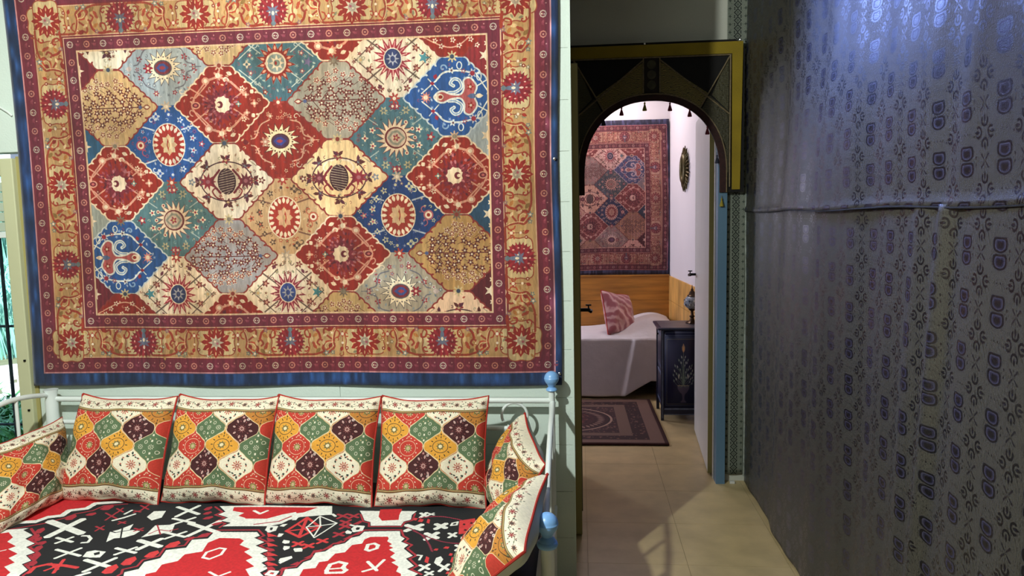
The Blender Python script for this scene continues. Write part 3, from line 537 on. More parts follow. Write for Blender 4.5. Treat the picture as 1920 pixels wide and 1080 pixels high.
BED=json.loads('''[["p","c4222a",[[-489,328],[190,207],[561,224],[592,330],[510,333],[497,384],[470,413],[447,462],[410,497],[322,546],[-200,608]]],["l","e9ebe4",26,[[320,578],[328,540],[389,531],[407,493],[451,476],[446,428],[500,405],[501,355],[592,330],[635,283]],0],["l","a82c3a",8,[[339,602],[443,541],[475,501],[492,460],[537,424],[550,375],[629,350]],0],["p","e9ebe4",[[-90,603],[312,609],[405,587],[398,605],[464,644],[460,674],[519,705],[510,733],[568,768],[554,790],[599,824],[587,850],[636,887],[636,925],[705,1011],[467,1023]]],["p","c4222a",[[-55,638],[333,635],[358,625],[407,665],[413,699],[470,730],[459,752],[517,781],[511,813],[555,841],[544,872],[594,908],[595,945],[647,1014],[467,1023]]],["l","a82c3a",9,[[418,592],[477,644],[475,675],[530,705],[522,733],[579,768],[568,792],[611,824],[600,851],[649,888],[649,929]],0],["p","e9ebe4",[[1105,591],[1257,579],[1280,607],[1267,625],[1317,656],[1299,685],[1360,720],[1340,742],[1391,780],[1373,806],[1411,838],[1395,867],[1429,902],[1507,1081],[1033,1107],[981,925],[963,889],[997,868],[987,820],[1025,793],[1012,736],[1072,717],[1060,657],[1110,644]]],["p","c4222a",[[1148,636],[1219,633],[1242,649],[1242,682],[1292,712],[1282,734],[1329,773],[1315,794],[1360,831],[1341,851],[1376,896],[1457,1084],[1096,1104],[1040,899],[1064,884],[1056,836],[1094,810],[1093,764],[1141,741],[1127,676]]],["l","a82c3a",8,[[931,964],[959,899],[946,871],[981,850],[973,806],[1012,778],[998,721],[1058,700],[1048,644],[1096,627],[1097,576],[1254,561],[1295,606],[1284,626],[1333,658],[1314,684],[1375,721],[1355,743],[1403,781],[1388,807],[1425,839],[1411,871],[1444,906]],0],["p","e9ebe4",[[1008,356],[1447,338],[1474,418],[1362,443],[1329,470],[1315,503],[1277,527],[1112,543],[1129,511],[1082,494],[1095,464],[1043,437],[1057,409]]],["p","c4222a",[[1071,367],[1396,354],[1358,403],[1289,426],[1269,456],[1249,487],[1166,497],[1162,465],[1126,447],[1136,419],[1082,401]]],["l","e9ebe4",12,[[1165,398],[1199,423],[1215,396]],0],["l","a82c3a",8,[[994,363],[1047,412],[1033,440],[1083,467],[1067,497],[1111,518],[1106,552]],0],["l","e9ebe4",10,[[1164,781],[1158,745],[1186,712],[1208,716],[1214,758],[1191,790]],1],["l","e9ebe4",9,[[1235,875],[1312,926]],0],["l","e9ebe4",9,[[1254,929],[1299,872]],0],["l","e9ebe4",6,[[444,769],[456,758]],0],["l","e9ebe4",29,[[527,648],[553,510]],0],["l","e9ebe4",29,[[444,530],[624,615]],0],["l","e9ebe4",13,[[592,696],[616,649]],0],["l","e9ebe4",13,[[566,657],[640,684]],0],["l","e9ebe4",20,[[1029,624],[1078,501]],0],["l","e9ebe4",20,[[978,519],[1121,594]],0],["l","e9ebe4",21,[[910,728],[944,654]],0],["l","e9ebe4",21,[[876,666],[974,709]],0],["l","e9ebe4",14,[[960,649],[1000,592]],0],["l","e9ebe4",14,[[936,601],[1021,634]],0],["l","e9ebe4",14,[[855,769],[893,717]],0],["l","e9ebe4",14,[[830,725],[915,755]],0],["l","e9ebe4",17,[[827,885],[871,797]],0],["l","e9ebe4",17,[[781,812],[911,862]],0],["l","e9ebe4",13,[[669,803],[705,732]],0],["l","e9ebe4",13,[[629,744],[739,784]],0],["l","e9ebe4",17,[[893,458],[925,358]],0],["l","e9ebe4",17,[[850,372],[963,434]],0],["l","e9ebe4",14,[[918,531],[967,469]],0],["l","e9ebe4",14,[[892,479],[989,514]],0],["p","e9ebe4",[[781,468],[777,414],[823,410],[842,472],[819,499]]],["l","e9ebe4",13,[[673,503],[697,476],[717,444]],0],["l","e9ebe4",11,[[679,442],[684,409]],0],["p","e9ebe4",[[764,682],[725,603],[745,584],[755,565],[770,533],[787,582],[832,592],[829,622],[807,646],[774,653]]],["l","14171c",5,[[709,591],[750,608],[798,581]],0],["l","14171c",5,[[745,559],[797,652]],0],["p","e9ebe4",[[866,643],[868,608],[858,542],[926,530],[950,592],[907,618]]],["l","a82c3a",5,[[877,614],[893,577],[942,587]],0],["l","a82c3a",5,[[864,538],[921,615]],0],["l","e9ebe4",11,[[646,636],[666,635],[691,657],[699,685],[681,689]],0],["p","e9ebe4",[[754,791],[744,755],[766,743],[810,751],[816,793],[782,795]]],["p","14171c",[[775,764],[788,752],[800,770],[788,779]]],["l","e9ebe4",16,[[812,934],[827,915],[846,895]],0],["p","d23a3e",[[993,712],[996,683],[1018,666],[1034,684],[1029,716],[1008,719]]],["p","d23a3e",[[963,784],[964,754],[984,737],[1000,755],[998,788],[978,791]]],["p","d23a3e",[[915,836],[912,801],[931,780],[950,802],[952,840],[932,845]]],["p","d23a3e",[[887,892],[884,856],[902,835],[923,857],[925,896],[905,901]]],["p","a82c3a",[[1030,658],[1035,641],[1052,630],[1062,641],[1056,660],[1040,663]]],["p","a82c3a",[[1065,630],[1070,609],[1088,597],[1099,610],[1093,632],[1077,635]]],["p","a82c3a",[[555,408],[555,377],[575,359],[594,379],[593,412],[572,416]]],["p","a82c3a",[[484,508],[481,480],[497,463],[515,481],[517,512],[499,516]]],["p","a82c3a",[[537,467],[541,449],[559,439],[571,449],[566,469],[549,471]]],["p","a82c3a",[[474,674],[467,646],[477,630],[495,647],[502,677],[488,681]]],["p","a82c3a",[[453,622],[447,596],[459,581],[476,597],[481,626],[467,629]]],["p","a82c3a",[[501,685],[496,665],[505,653],[518,666],[522,687],[511,690]]],["p","a82c3a",[[526,710],[527,693],[543,683],[555,693],[553,712],[537,714]]],["p","a82c3a",[[548,752],[543,728],[553,715],[569,729],[573,755],[560,758]]],["p","a82c3a",[[585,813],[576,783],[586,766],[604,785],[612,817],[599,820]]],["p","a82c3a",[[611,856],[608,837],[619,825],[632,837],[634,859],[622,861]]],["p","a82c3a",[[962,392],[964,371],[978,359],[988,372],[985,395],[972,398]]],["p","a82c3a",[[981,435],[985,417],[999,406],[1009,417],[1004,437],[991,439]]],["p","a82c3a",[[1003,479],[1009,461],[1028,451],[1038,461],[1030,480],[1014,483]]],["p","a82c3a",[[1063,531],[1069,514],[1088,504],[1098,514],[1090,532],[1073,535]]],["l","a82c3a",8,[[642,503],[640,431]],0],["l","a82c3a",8,[[602,441],[674,486]],0],["l","a82c3a",8,[[720,410],[719,354]],0],["l","a82c3a",8,[[692,361],[744,396]],0],["l","a82c3a",8,[[642,435],[638,391]],0],["l","a82c3a",8,[[618,397],[660,425]],0],["l","a82c3a",8,[[666,595],[670,555]],0],["l","a82c3a",8,[[644,560],[689,585]],0],["l","a82c3a",8,[[713,534],[725,511]],0],["l","a82c3a",8,[[702,514],[735,528]],0],["l","a82c3a",8,[[705,427],[720,407]],0],["l","a82c3a",8,[[695,410],[728,422]],0],["l","a82c3a",8,[[811,594],[827,567]],0],["l","a82c3a",8,[[798,571],[838,587]],0],["l","d23a3e",15,[[655,905],[645,867],[673,846],[738,852],[784,862]],0],["l","d23a3e",12,[[705,814],[734,901]],0],["l","d23a3e",10,[[696,888],[714,853]],0],["l","d23a3e",9,[[679,840],[731,877]],0],["l","a82c3a",6,[[938,581],[958,568]],0],["l","e9ebe4",15,[[1285,557],[1280,530],[1305,531],[1311,561],[1300,572]],1],["l","d23a3e",12,[[1357,564],[1389,447],[1465,524],[1424,611]],1],["l","d23a3e",12,[[1391,452],[1420,606]],0],["l","d23a3e",9,[[1360,566],[1462,524]],0],["l","d23a3e",8,[[1373,501],[1450,575]],0],["l","e9ebe4",6,[[1418,531],[1433,434],[1516,490],[1476,611]],1],["l","e9ebe4",6,[[1433,434],[1463,513],[1470,594]],0],["l","e9ebe4",6,[[1416,526],[1463,513],[1514,492]],0],["p","e9ebe4",[[1369,431],[1365,409],[1387,410],[1387,430]]],["l","e9ebe4",11,[[1459,416],[1475,415],[1490,431]],0],["p","e9ebe4",[[1340,471],[1341,449],[1356,448],[1356,470]]],["p","e9ebe4",[[1316,525],[1320,507],[1338,503],[1334,529]]],["p","e9ebe4",[[1345,619],[1339,585],[1358,587],[1358,609]]],["p","e9ebe4",[[1379,656],[1377,635],[1401,641],[1406,659],[1393,665]]],["p","e9ebe4",[[1401,701],[1396,681],[1418,682],[1422,698],[1411,714]]],["p","e9ebe4",[[1438,704],[1437,695],[1466,689],[1473,716],[1450,721]]],["p","e9ebe4",[[1423,796],[1420,771],[1451,750],[1459,765],[1436,808]]],["l","e9ebe4",15,[[1590,533],[1595,513],[1619,517],[1621,547],[1601,553]],1],["p","e9ebe4",[[1568,560],[1572,544],[1594,559],[1594,574],[1577,574]]],["l","e9ebe4",10,[[1565,500],[1585,510]],0],["l","a82c3a",12,[[1506,450],[1528,410]],0],["l","a82c3a",12,[[1496,415],[1537,440]],0],["l","a82c3a",12,[[1547,449],[1569,408]],0],["l","a82c3a",12,[[1538,414],[1578,439]],0],["l","a82c3a",12,[[1535,503],[1557,463]],0],["l","a82c3a",12,[[1525,469],[1565,493]],0],["l","a82c3a",12,[[1543,534],[1564,495]],0],["l","a82c3a",12,[[1534,501],[1572,524]],0],["l","a82c3a",12,[[1542,599],[1563,562]],0],["l","a82c3a",12,[[1533,567],[1571,589]],0],["l","d23a3e",12,[[1503,653],[1523,618]],0],["l","d23a3e",12,[[1494,623],[1532,644]],0],["l","d23a3e",12,[[1469,692],[1488,657]],0],["l","d23a3e",12,[[1459,663],[1497,683]],0],["l","d23a3e",12,[[1428,680],[1447,645]],0],["l","d23a3e",12,[[1418,650],[1456,671]],0],["p","a82c3a",[[1575,499],[1596,464],[1607,476],[1597,498]]],["p","a82c3a",[[1578,619],[1598,587],[1608,598],[1600,618]]],["p","a82c3a",[[1557,658],[1577,627],[1587,638],[1578,657]]],["p","a82c3a",[[1536,696],[1555,665],[1565,676],[1557,695]]],["p","a82c3a",[[1511,724],[1530,694],[1540,704],[1531,723]]],["p","a82c3a",[[1495,764],[1513,735],[1523,745],[1515,763]]],["p","a82c3a",[[1469,815],[1486,788],[1496,797],[1488,814]]],["p","a82c3a",[[1446,853],[1463,826],[1473,836],[1466,852]]],["p","a82c3a",[[1602,584],[1622,551],[1632,563],[1623,583]]],["p","d23a3e",[[1293,580],[1321,595],[1347,610],[1313,617]]],["l","14171c",5,[[1302,623],[1333,612],[1352,617]],0],["p","a82c3a",[[1309,619],[1339,633],[1352,648],[1329,655]]],["l","14171c",5,[[1319,661],[1349,650],[1368,655]],0],["p","d23a3e",[[1326,657],[1356,670],[1378,684],[1345,691]]],["l","14171c",5,[[1335,697],[1364,686],[1383,691]],0],["p","a82c3a",[[1341,693],[1372,706],[1382,720],[1360,727]]],["l","14171c",5,[[1350,732],[1379,722],[1398,726]],0],["p","d23a3e",[[1357,728],[1388,741],[1407,754],[1375,761]]],["l","14171c",5,[[1365,767],[1394,757],[1412,761]],0],["p","a82c3a",[[1372,763],[1403,775],[1411,788],[1389,794]]],["l","14171c",5,[[1379,800],[1408,790],[1426,794]],0],["p","d23a3e",[[1386,796],[1419,808],[1435,820],[1403,827]]],["l","14171c",5,[[1394,832],[1422,823],[1439,827]],0],["p","a82c3a",[[1400,829],[1433,840],[1438,853],[1417,858]]],["l","14171c",5,[[1407,864],[1435,854],[1452,858]],0],["p","d23a3e",[[1414,860],[1448,871],[1461,883],[1430,889]]],["l","14171c",5,[[1421,894],[1448,885],[1465,889]],0],["p","e9ebe4",[[1108,475],[1242,464],[1286,423],[1328,399],[1341,421],[1316,428],[1299,467],[1254,491],[1126,512]]],["l","a82c3a",7,[[1219,516],[1297,483],[1313,456],[1325,438]],0],["l","e9ebe4",12,[[1421,877],[1424,857],[1447,860],[1447,884]],1],["p","e9ebe4",[[1585,411],[1566,377],[1785,379],[1774,414],[1780,457],[1757,474],[1756,509],[1646,510],[1637,479],[1610,464]]],["p","c4222a",[[1641,363],[1725,359],[1727,416],[1735,459],[1676,467],[1653,430]]],["l","a82c3a",7,[[1580,411],[1608,473],[1633,485],[1641,516],[1760,517],[1762,481],[1786,463],[1783,402]],0],["p","e9ebe4",[[1637,557],[1763,553],[1774,590],[1793,608],[1786,632],[1817,654],[1807,682],[1849,733],[1832,755],[1869,803],[1852,824],[1893,853],[1883,873],[1920,941],[1920,1037],[1430,1064],[1457,906],[1474,882],[1466,843],[1502,833],[1506,792],[1524,774],[1521,722],[1550,712],[1568,666],[1597,650],[1605,607],[1630,592]]],["p","c4222a",[[1671,599],[1731,597],[1738,611],[1738,632],[1760,652],[1753,666],[1771,679],[1760,693],[1787,718],[1777,745],[1803,769],[1791,782],[1821,809],[1821,841],[1840,856],[1878,1040],[1535,1058],[1528,880],[1524,840],[1560,830],[1557,789],[1582,780],[1589,728],[1619,718],[1626,663],[1657,652],[1656,619]]],["l","a82c3a",8,[[1441,922],[1467,875],[1455,836],[1493,822],[1497,784],[1515,762],[1512,709],[1542,701],[1559,652],[1589,639],[1596,593],[1621,577],[1634,545],[1765,543],[1784,589],[1806,610],[1798,632],[1829,655],[1819,681],[1861,732],[1844,755],[1880,803],[1864,825],[1904,857]],0],["l","e9ebe4",13,[[1684,697],[1680,660],[1698,650],[1715,663],[1717,686],[1697,705]],1],["l","e9ebe4",11,[[1718,846],[1750,821],[1763,767]],0],["l","e9ebe4",12,[[1715,782],[1758,836]],0],["l","e9ebe4",14,[[1601,844],[1599,804],[1621,786],[1648,797],[1646,826],[1662,841],[1656,857],[1607,862]],1],["l","e9ebe4",9,[[1609,836],[1653,826]],0],["l","e9ebe4",22,[[1785,548],[1827,499]],0],["l","e9ebe4",22,[[1778,506],[1833,536]],0],["l","e9ebe4",20,[[1886,527],[1912,485]],0],["l","e9ebe4",20,[[1881,491],[1916,517]],0],["l","e9ebe4",20,[[1868,612],[1896,562]],0],["l","e9ebe4",20,[[1861,569],[1902,599]],0],["l","e9ebe4",12,[[1944,595],[1961,559]],0],["l","e9ebe4",12,[[1939,564],[1965,586]],0],["l","e9ebe4",13,[[1984,688],[2003,648]],0],["l","e9ebe4",13,[[1979,654],[2008,678]],0],["l","e9ebe4",12,[[1894,831],[1914,792]],0],["l","e9ebe4",12,[[1888,798],[1919,821]],0],["l","e9ebe4",12,[[1956,832],[1975,788]],0],["l","e9ebe4",12,[[1951,794],[1980,821]],0],["l","e9ebe4",10,[[1918,863],[1935,837]],0],["l","e9ebe4",10,[[1914,841],[1938,856]],0],["l","e9ebe4",14,[[1811,434],[1824,394]],0],["l","e9ebe4",14,[[1805,399],[1830,424]],0],["l","e9ebe4",9,[[1835,415],[1851,395]],0],["l","e9ebe4",9,[[1833,398],[1854,410]],0],["p","d23a3e",[[1972,569],[1957,455],[2010,431],[2035,548]]],["p","3a0c10",[[1974,491],[1975,477],[1983,481],[1983,493]]],["p","3a0c10",[[1998,479],[2000,465],[2008,469],[2008,482]]],["p","3a0c10",[[1985,538],[1987,525],[1995,528],[1995,540]]],["p","3a0c10",[[2015,534],[2017,521],[2024,525],[2024,537]]],["p","e9ebe4",[[2050,487],[2075,401],[2091,459],[2106,545],[2090,558]]],["p","14171c",[[2079,481],[2085,465],[2092,496],[2083,498]]],["l","e9ebe4",6,[[2097,485],[2103,487]],0],["l","e9ebe4",8,[[1934,497],[1935,477],[1953,465],[1953,491]],1],["l","e9ebe4",8,[[2050,624],[2050,596],[2068,591],[2064,619]],1],["l","e9ebe4",8,[[2022,658],[2029,639],[2037,653],[2031,678]],0],["l","e9ebe4",8,[[1864,728],[1878,731],[1877,761]],0],["p","e9ebe4",[[1984,604],[1984,587],[1991,590],[1992,608]]],["p","e9ebe4",[[2021,600],[2021,581],[2029,584],[2029,604]]],["p","e9ebe4",[[2029,475],[2029,460],[2035,462],[2036,478]]],["p","e9ebe4",[[2025,750],[2025,727],[2035,730],[2036,755]]],["p","e9ebe4",[[1928,779],[1928,746],[1941,732],[1953,753],[1949,787],[1944,799]]],["l","8a2c40",5,[[1777,520],[1783,526]],0],["l","8a2c40",5,[[1809,549],[1815,553]],0],["l","a83048",5,[[1780,457],[1784,460]],0],["l","8a2c40",5,[[1783,523],[1789,528]],0],["l","8a2c40",5,[[1817,555],[1822,559]],0],["l","a83048",5,[[1786,453],[1790,456]],0],["l","8a2c40",5,[[1789,527],[1796,532]],0],["l","8a2c40",5,[[1825,561],[1830,565]],0],["l","a83048",5,[[1793,448],[1797,452]],0],["l","8a2c40",5,[[1796,531],[1802,537]],0],["l","8a2c40",5,[[1833,567],[1838,570]],0],["l","a83048",5,[[1799,444],[1803,447]],0],["l","8a2c40",5,[[1803,537],[1809,542]],0],["l","8a2c40",5,[[1840,572],[1845,576]],0],["l","a83048",5,[[1806,440],[1810,443]],0],["l","8a2c40",5,[[1809,542],[1816,548]],0],["l","8a2c40",5,[[1848,578],[1853,582]],0],["l","a83048",5,[[1812,437],[1816,440]],0],["l","8a2c40",5,[[1816,548],[1822,554]],0],["l","8a2c40",5,[[1855,584],[1860,587]],0],["l","a83048",5,[[1819,433],[1823,436]],0],["l","8a2c40",5,[[1822,555],[1828,560]],0],["l","8a2c40",5,[[1863,589],[1868,593]],0],["l","a83048",5,[[1826,430],[1830,433]],0],["l","8a2c40",5,[[1828,561],[1834,567]],0],["l","8a2c40",5,[[1870,594],[1875,598]],0],["l","a83048",5,[[1833,427],[1837,431]],0],["l","8a2c40",5,[[1834,568],[1840,573]],0],["l","8a2c40",5,[[1877,599],[1882,603]],0],["l","a83048",5,[[1839,425],[1844,428]],0],["l","8a2c40",5,[[1840,575],[1846,580]],0],["l","8a2c40",5,[[1885,604],[1889,607]],0],["l","a83048",5,[[1847,423],[1851,426]],0],["l","8a2c40",5,[[1846,582],[1852,588]],0],["l","8a2c40",5,[[1892,608],[1897,612]],0],["l","a83048",5,[[1854,422],[1858,425]],0],["l","8a2c40",5,[[1851,589],[1857,595]],0],["l","8a2c40",5,[[1899,612],[1904,616]],0],["l","a83048",5,[[1861,421],[1865,424]],0],["l","8a2c40",5,[[1856,597],[1862,602]],0],["l","8a2c40",5,[[1906,616],[1911,620]],0],["l","a83048",5,[[1868,421],[1872,424]],0],["l","8a2c40",5,[[1861,604],[1867,610]],0],["l","8a2c40",5,[[1913,620],[1917,623]],0],["l","a83048",5,[[1876,421],[1880,424]],0],["l","8a2c40",5,[[1866,612],[1872,618]],0],["l","8a2c40",5,[[1919,623],[1924,627]],0],["l","a83048",5,[[1883,421],[1887,424]],0],["l","8a2c40",5,[[1870,620],[1876,626]],0],["l","8a2c40",5,[[1926,626],[1931,630]],0],["l","a83048",5,[[1891,422],[1895,425]],0],["l","8a2c40",5,[[1874,628],[1880,633]],0],["l","8a2c40",5,[[1933,629],[1938,632]],0],["l","a83048",5,[[1899,424],[1903,427]],0],["l","8a2c40",5,[[1878,636],[1884,642]],0],["l","8a2c40",5,[[1939,631],[1944,634]],0],["l","a83048",5,[[1906,426],[1910,429]],0],["l","8a2c40",5,[[1882,644],[1888,650]],0],["l","8a2c40",5,[[1946,633],[1951,636]],0],["l","a83048",5,[[1914,428],[1918,431]],0],["l","8a2c40",5,[[1886,653],[1892,658]],0],["l","8a2c40",5,[[1952,634],[1957,638]],0],["l","a83048",5,[[1922,431],[1926,434]],0],["l","8a2c40",5,[[1889,661],[1895,666]],0],["l","8a2c40",5,[[1959,636],[1963,639]],0],["l","a83048",5,[[1930,434],[1934,437]],0],["l","8a2c40",5,[[1892,669],[1898,675]],0],["l","8a2c40",5,[[1965,637],[1970,640]],0],["l","a83048",5,[[1938,437],[1942,440]],0],["l","8a2c40",5,[[1896,678],[1902,683]],0],["l","8a2c40",5,[[1971,637],[1976,640]],0],["l","a83048",5,[[1946,440],[1950,444]],0],["l","8a2c40",5,[[1899,687],[1905,692]],0],["l","8a2c40",5,[[1977,637],[1982,641]],0],["l","a83048",5,[[1954,444],[1958,447]],0],["l","8a2c40",5,[[1902,695],[1908,700]],0],["l","8a2c40",5,[[1983,637],[1988,640]],0],["l","a83048",5,[[1961,448],[1966,451]],0],["p","d23a3e",[[1908,691],[1913,678],[1924,680],[1922,693]]],["p","d23a3e",[[1938,676],[1944,662],[1958,665],[1955,679]]],["p","d23a3e",[[1965,725],[1967,708],[1977,712],[1976,728]]],["p","d23a3e",[[1978,769],[1978,734],[1988,742],[1990,777]]],["p","d23a3e",[[1896,775],[1894,735],[1906,744],[1910,784]]],["p","d23a3e",[[2006,747],[2006,711],[2016,720],[2018,755]]],["p","d23a3e",[[2048,790],[2053,767],[2067,772],[2065,795]]],["p","d23a3e",[[2063,752],[2067,730],[2077,735],[2076,756]]],["p","d23a3e",[[2034,822],[2036,802],[2044,806],[2044,827]]],["p","d23a3e",[[2019,853],[2022,825],[2034,832],[2034,859]]],["p","d23a3e",[[1984,824],[1987,806],[1996,810],[1995,828]]],["p","d23a3e",[[1807,470],[1811,446],[1826,451],[1825,475]]],["p","d23a3e",[[1841,478],[1839,444],[1850,452],[1853,486]]],["p","d23a3e",[[1996,821],[1997,808],[2002,811],[2003,824]]],["p","d23a3e",[[1977,847],[1980,832],[1988,835],[1988,850]]],["p","d23a3e",[[1787,459],[1789,438],[1801,443],[1801,463]]],["l","a83048",7,[[2015,808],[2018,804]],0],["l","a83048",7,[[2019,798],[2022,795]],0],["l","a83048",7,[[2023,789],[2026,786]],0],["l","a83048",7,[[2027,780],[2030,777]],0],["l","a83048",7,[[2031,771],[2034,767]],0],["l","a83048",7,[[2035,762],[2038,758]],0],["l","a83048",7,[[2039,752],[2042,749]],0],["l","a83048",7,[[2044,743],[2046,739]],0],["l","a83048",7,[[2048,733],[2050,730]],0],["l","a83048",7,[[2052,724],[2055,720]],0],["l","a83048",7,[[2056,714],[2059,710]],0],["l","a83048",7,[[2060,704],[2063,701]],0],["l","a83048",7,[[2065,694],[2067,691]],0],["l","a83048",7,[[2069,684],[2072,681]],0],["l","a83048",7,[[2073,674],[2076,671]],0],["l","a83048",7,[[2078,664],[2081,661]],0]]''')
# ------------------------------------------------------------ helpers
def mat(name,col='808080',rough=.6,metal=0,noise=0,nscale=8,bump=0,bscale=60,stretch=(1,1,1),**k):
    m=bpy.data.materials.new(name); m.use_nodes=True; N=m.node_tree.nodes; L=m.node_tree.links; B=N['Principled BSDF']
    r=[((c/12.92) if c<=.04045 else ((c+.055)/1.055)**2.4) for c in rgb(col).tolist()]+[1]
    B.inputs['Base Color'].default_value=r; B.inputs['Roughness'].default_value=rough; B.inputs['Metallic'].default_value=metal
    for a,b in k.items(): B.inputs[a.replace('_',' ')].default_value=b
    tc=N.new('ShaderNodeTexCoord'); mp=N.new('ShaderNodeMapping'); mp.inputs['Scale'].default_value=stretch; L.new(tc.outputs['Object'],mp.inputs[0])
    if noise:
        n=N.new('ShaderNodeTexNoise'); n.inputs['Scale'].default_value=nscale; n.inputs['Detail'].default_value=5; L.new(mp.outputs[0],n.inputs['Vector'])
        mr=N.new('ShaderNodeMapRange'); mr.inputs['From Min'].default_value=.3; mr.inputs['From Max'].default_value=.7; mr.inputs['To Min'].default_value=1-noise; mr.inputs['To Max'].default_value=1+noise
        L.new(n.outputs[0],mr.inputs[0]); mx=N.new('ShaderNodeMix'); mx.data_type='RGBA'; mx.blend_type='MULTIPLY'; mx.inputs[0].default_value=1; mx.inputs[6].default_value=r
        L.new(mr.outputs[0],mx.inputs[7]); L.new(mx.outputs[2],B.inputs['Base Color'])
    if bump:
        n=N.new('ShaderNodeTexNoise'); n.inputs['Scale'].default_value=bscale; n.inputs['Detail'].default_value=3; L.new(mp.outputs[0],n.inputs['Vector'])
        b=N.new('ShaderNodeBump'); b.inputs['Strength'].default_value=bump; b.inputs['Distance'].default_value=.01; L.new(n.outputs[0],b.inputs['Height']); L.new(b.outputs[0],B.inputs['Normal'])
    return m
def pattern(name,a,gain=(1,1,1),sat=1,rough=.85,weave=.25,wscale=900,rep=False,gloss=None,**k):
    """material whose colours are the pixel grid painted by the code above"""
    h,w_=a.shape[:2]; im=bpy.data.images.get(name) or bpy.data.images.new(name,w_,h)
    if not im.get('done'):
        px=np.ones((h,w_,4),np.float32); px[:,:,:3]=a[::-1]; im.pixels.foreach_set(px.ravel()); im.update(); im.pack(); im['done']=1
    m=bpy.data.materials.new(name); m.use_nodes=True; N=m.node_tree.nodes; L=m.node_tree.links; B=N['Principled BSDF']
    t=N.new('ShaderNodeTexImage'); t.image=im; t.extension='REPEAT' if rep else 'EXTEND'; uv=N.new('ShaderNodeUVMap'); L.new(uv.outputs[0],t.inputs[0])
    mx=N.new('ShaderNodeMix'); mx.data_type='RGBA'; mx.blend_type='MULTIPLY'; mx.inputs[0].default_value=1; mx.inputs[7].default_value=(*gain,1)
    hs=N.new('ShaderNodeHueSaturation'); hs.inputs['Saturation'].default_value=sat; L.new(t.outputs[0],hs.inputs['Color']); L.new(hs.outputs[0],mx.inputs[6]); L.new(mx.outputs[2],B.inputs['Base Color']); B.inputs['Roughness'].default_value=rough
    for q,b in k.items(): B.inputs[q.replace('_',' ')].default_value=b
    tc=N.new('ShaderNodeTexCoord'); n=N.new('ShaderNodeTexNoise'); n.inputs['Scale'].default_value=wscale; L.new(tc.outputs['Object'],n.inputs['Vector'])
    b=N.new('ShaderNodeBump'); b.inputs['Strength'].default_value=weave; b.inputs['Distance'].default_value=.003; L.new(n.outputs[0],b.inputs['Height']); L.new(b.outputs[0],B.inputs['Normal'])
    if gloss:
        bw=N.new('ShaderNodeRGBToBW'); L.new(t.outputs[0],bw.inputs[0]); mr=N.new('ShaderNodeMapRange'); mr.inputs['From Min'].default_value=gloss[0]; mr.inputs['From Max'].default_value=gloss[1]; mr.inputs['To Min'].default_value=gloss[2]; mr.inputs['To Max'].default_value=gloss[3]
        L.new(bw.outputs[0],mr.inputs[0]); L.new(mr.outputs[0],B.inputs['Roughness'])
        mk=N.new('ShaderNodeMapRange'); mk.inputs['From Min'].default_value=gloss[0]; mk.inputs['From Max'].default_value=gloss[1]; mk.inputs['To Min'].default_value=.28; mk.inputs['To Max'].default_value=.05; L.new(bw.outputs[0],mk.inputs[0]); L.new(mk.outputs[0],B.inputs['Coat Weight'])
    return m
def tag(o,label=None,cat=None,group=None,kind=None):
    for k,v in (('label',label),('category',cat),('group',group),('kind',kind)):
        if v: o[k]=v
    return o
def empty(name,loc,label=None,cat=None,group=None,kind=None):
    o=bpy.data.objects.new(name,None); o.location=loc; o.empty_display_size=.1; COL.objects.link(o); return tag(o,label,cat,group,kind)
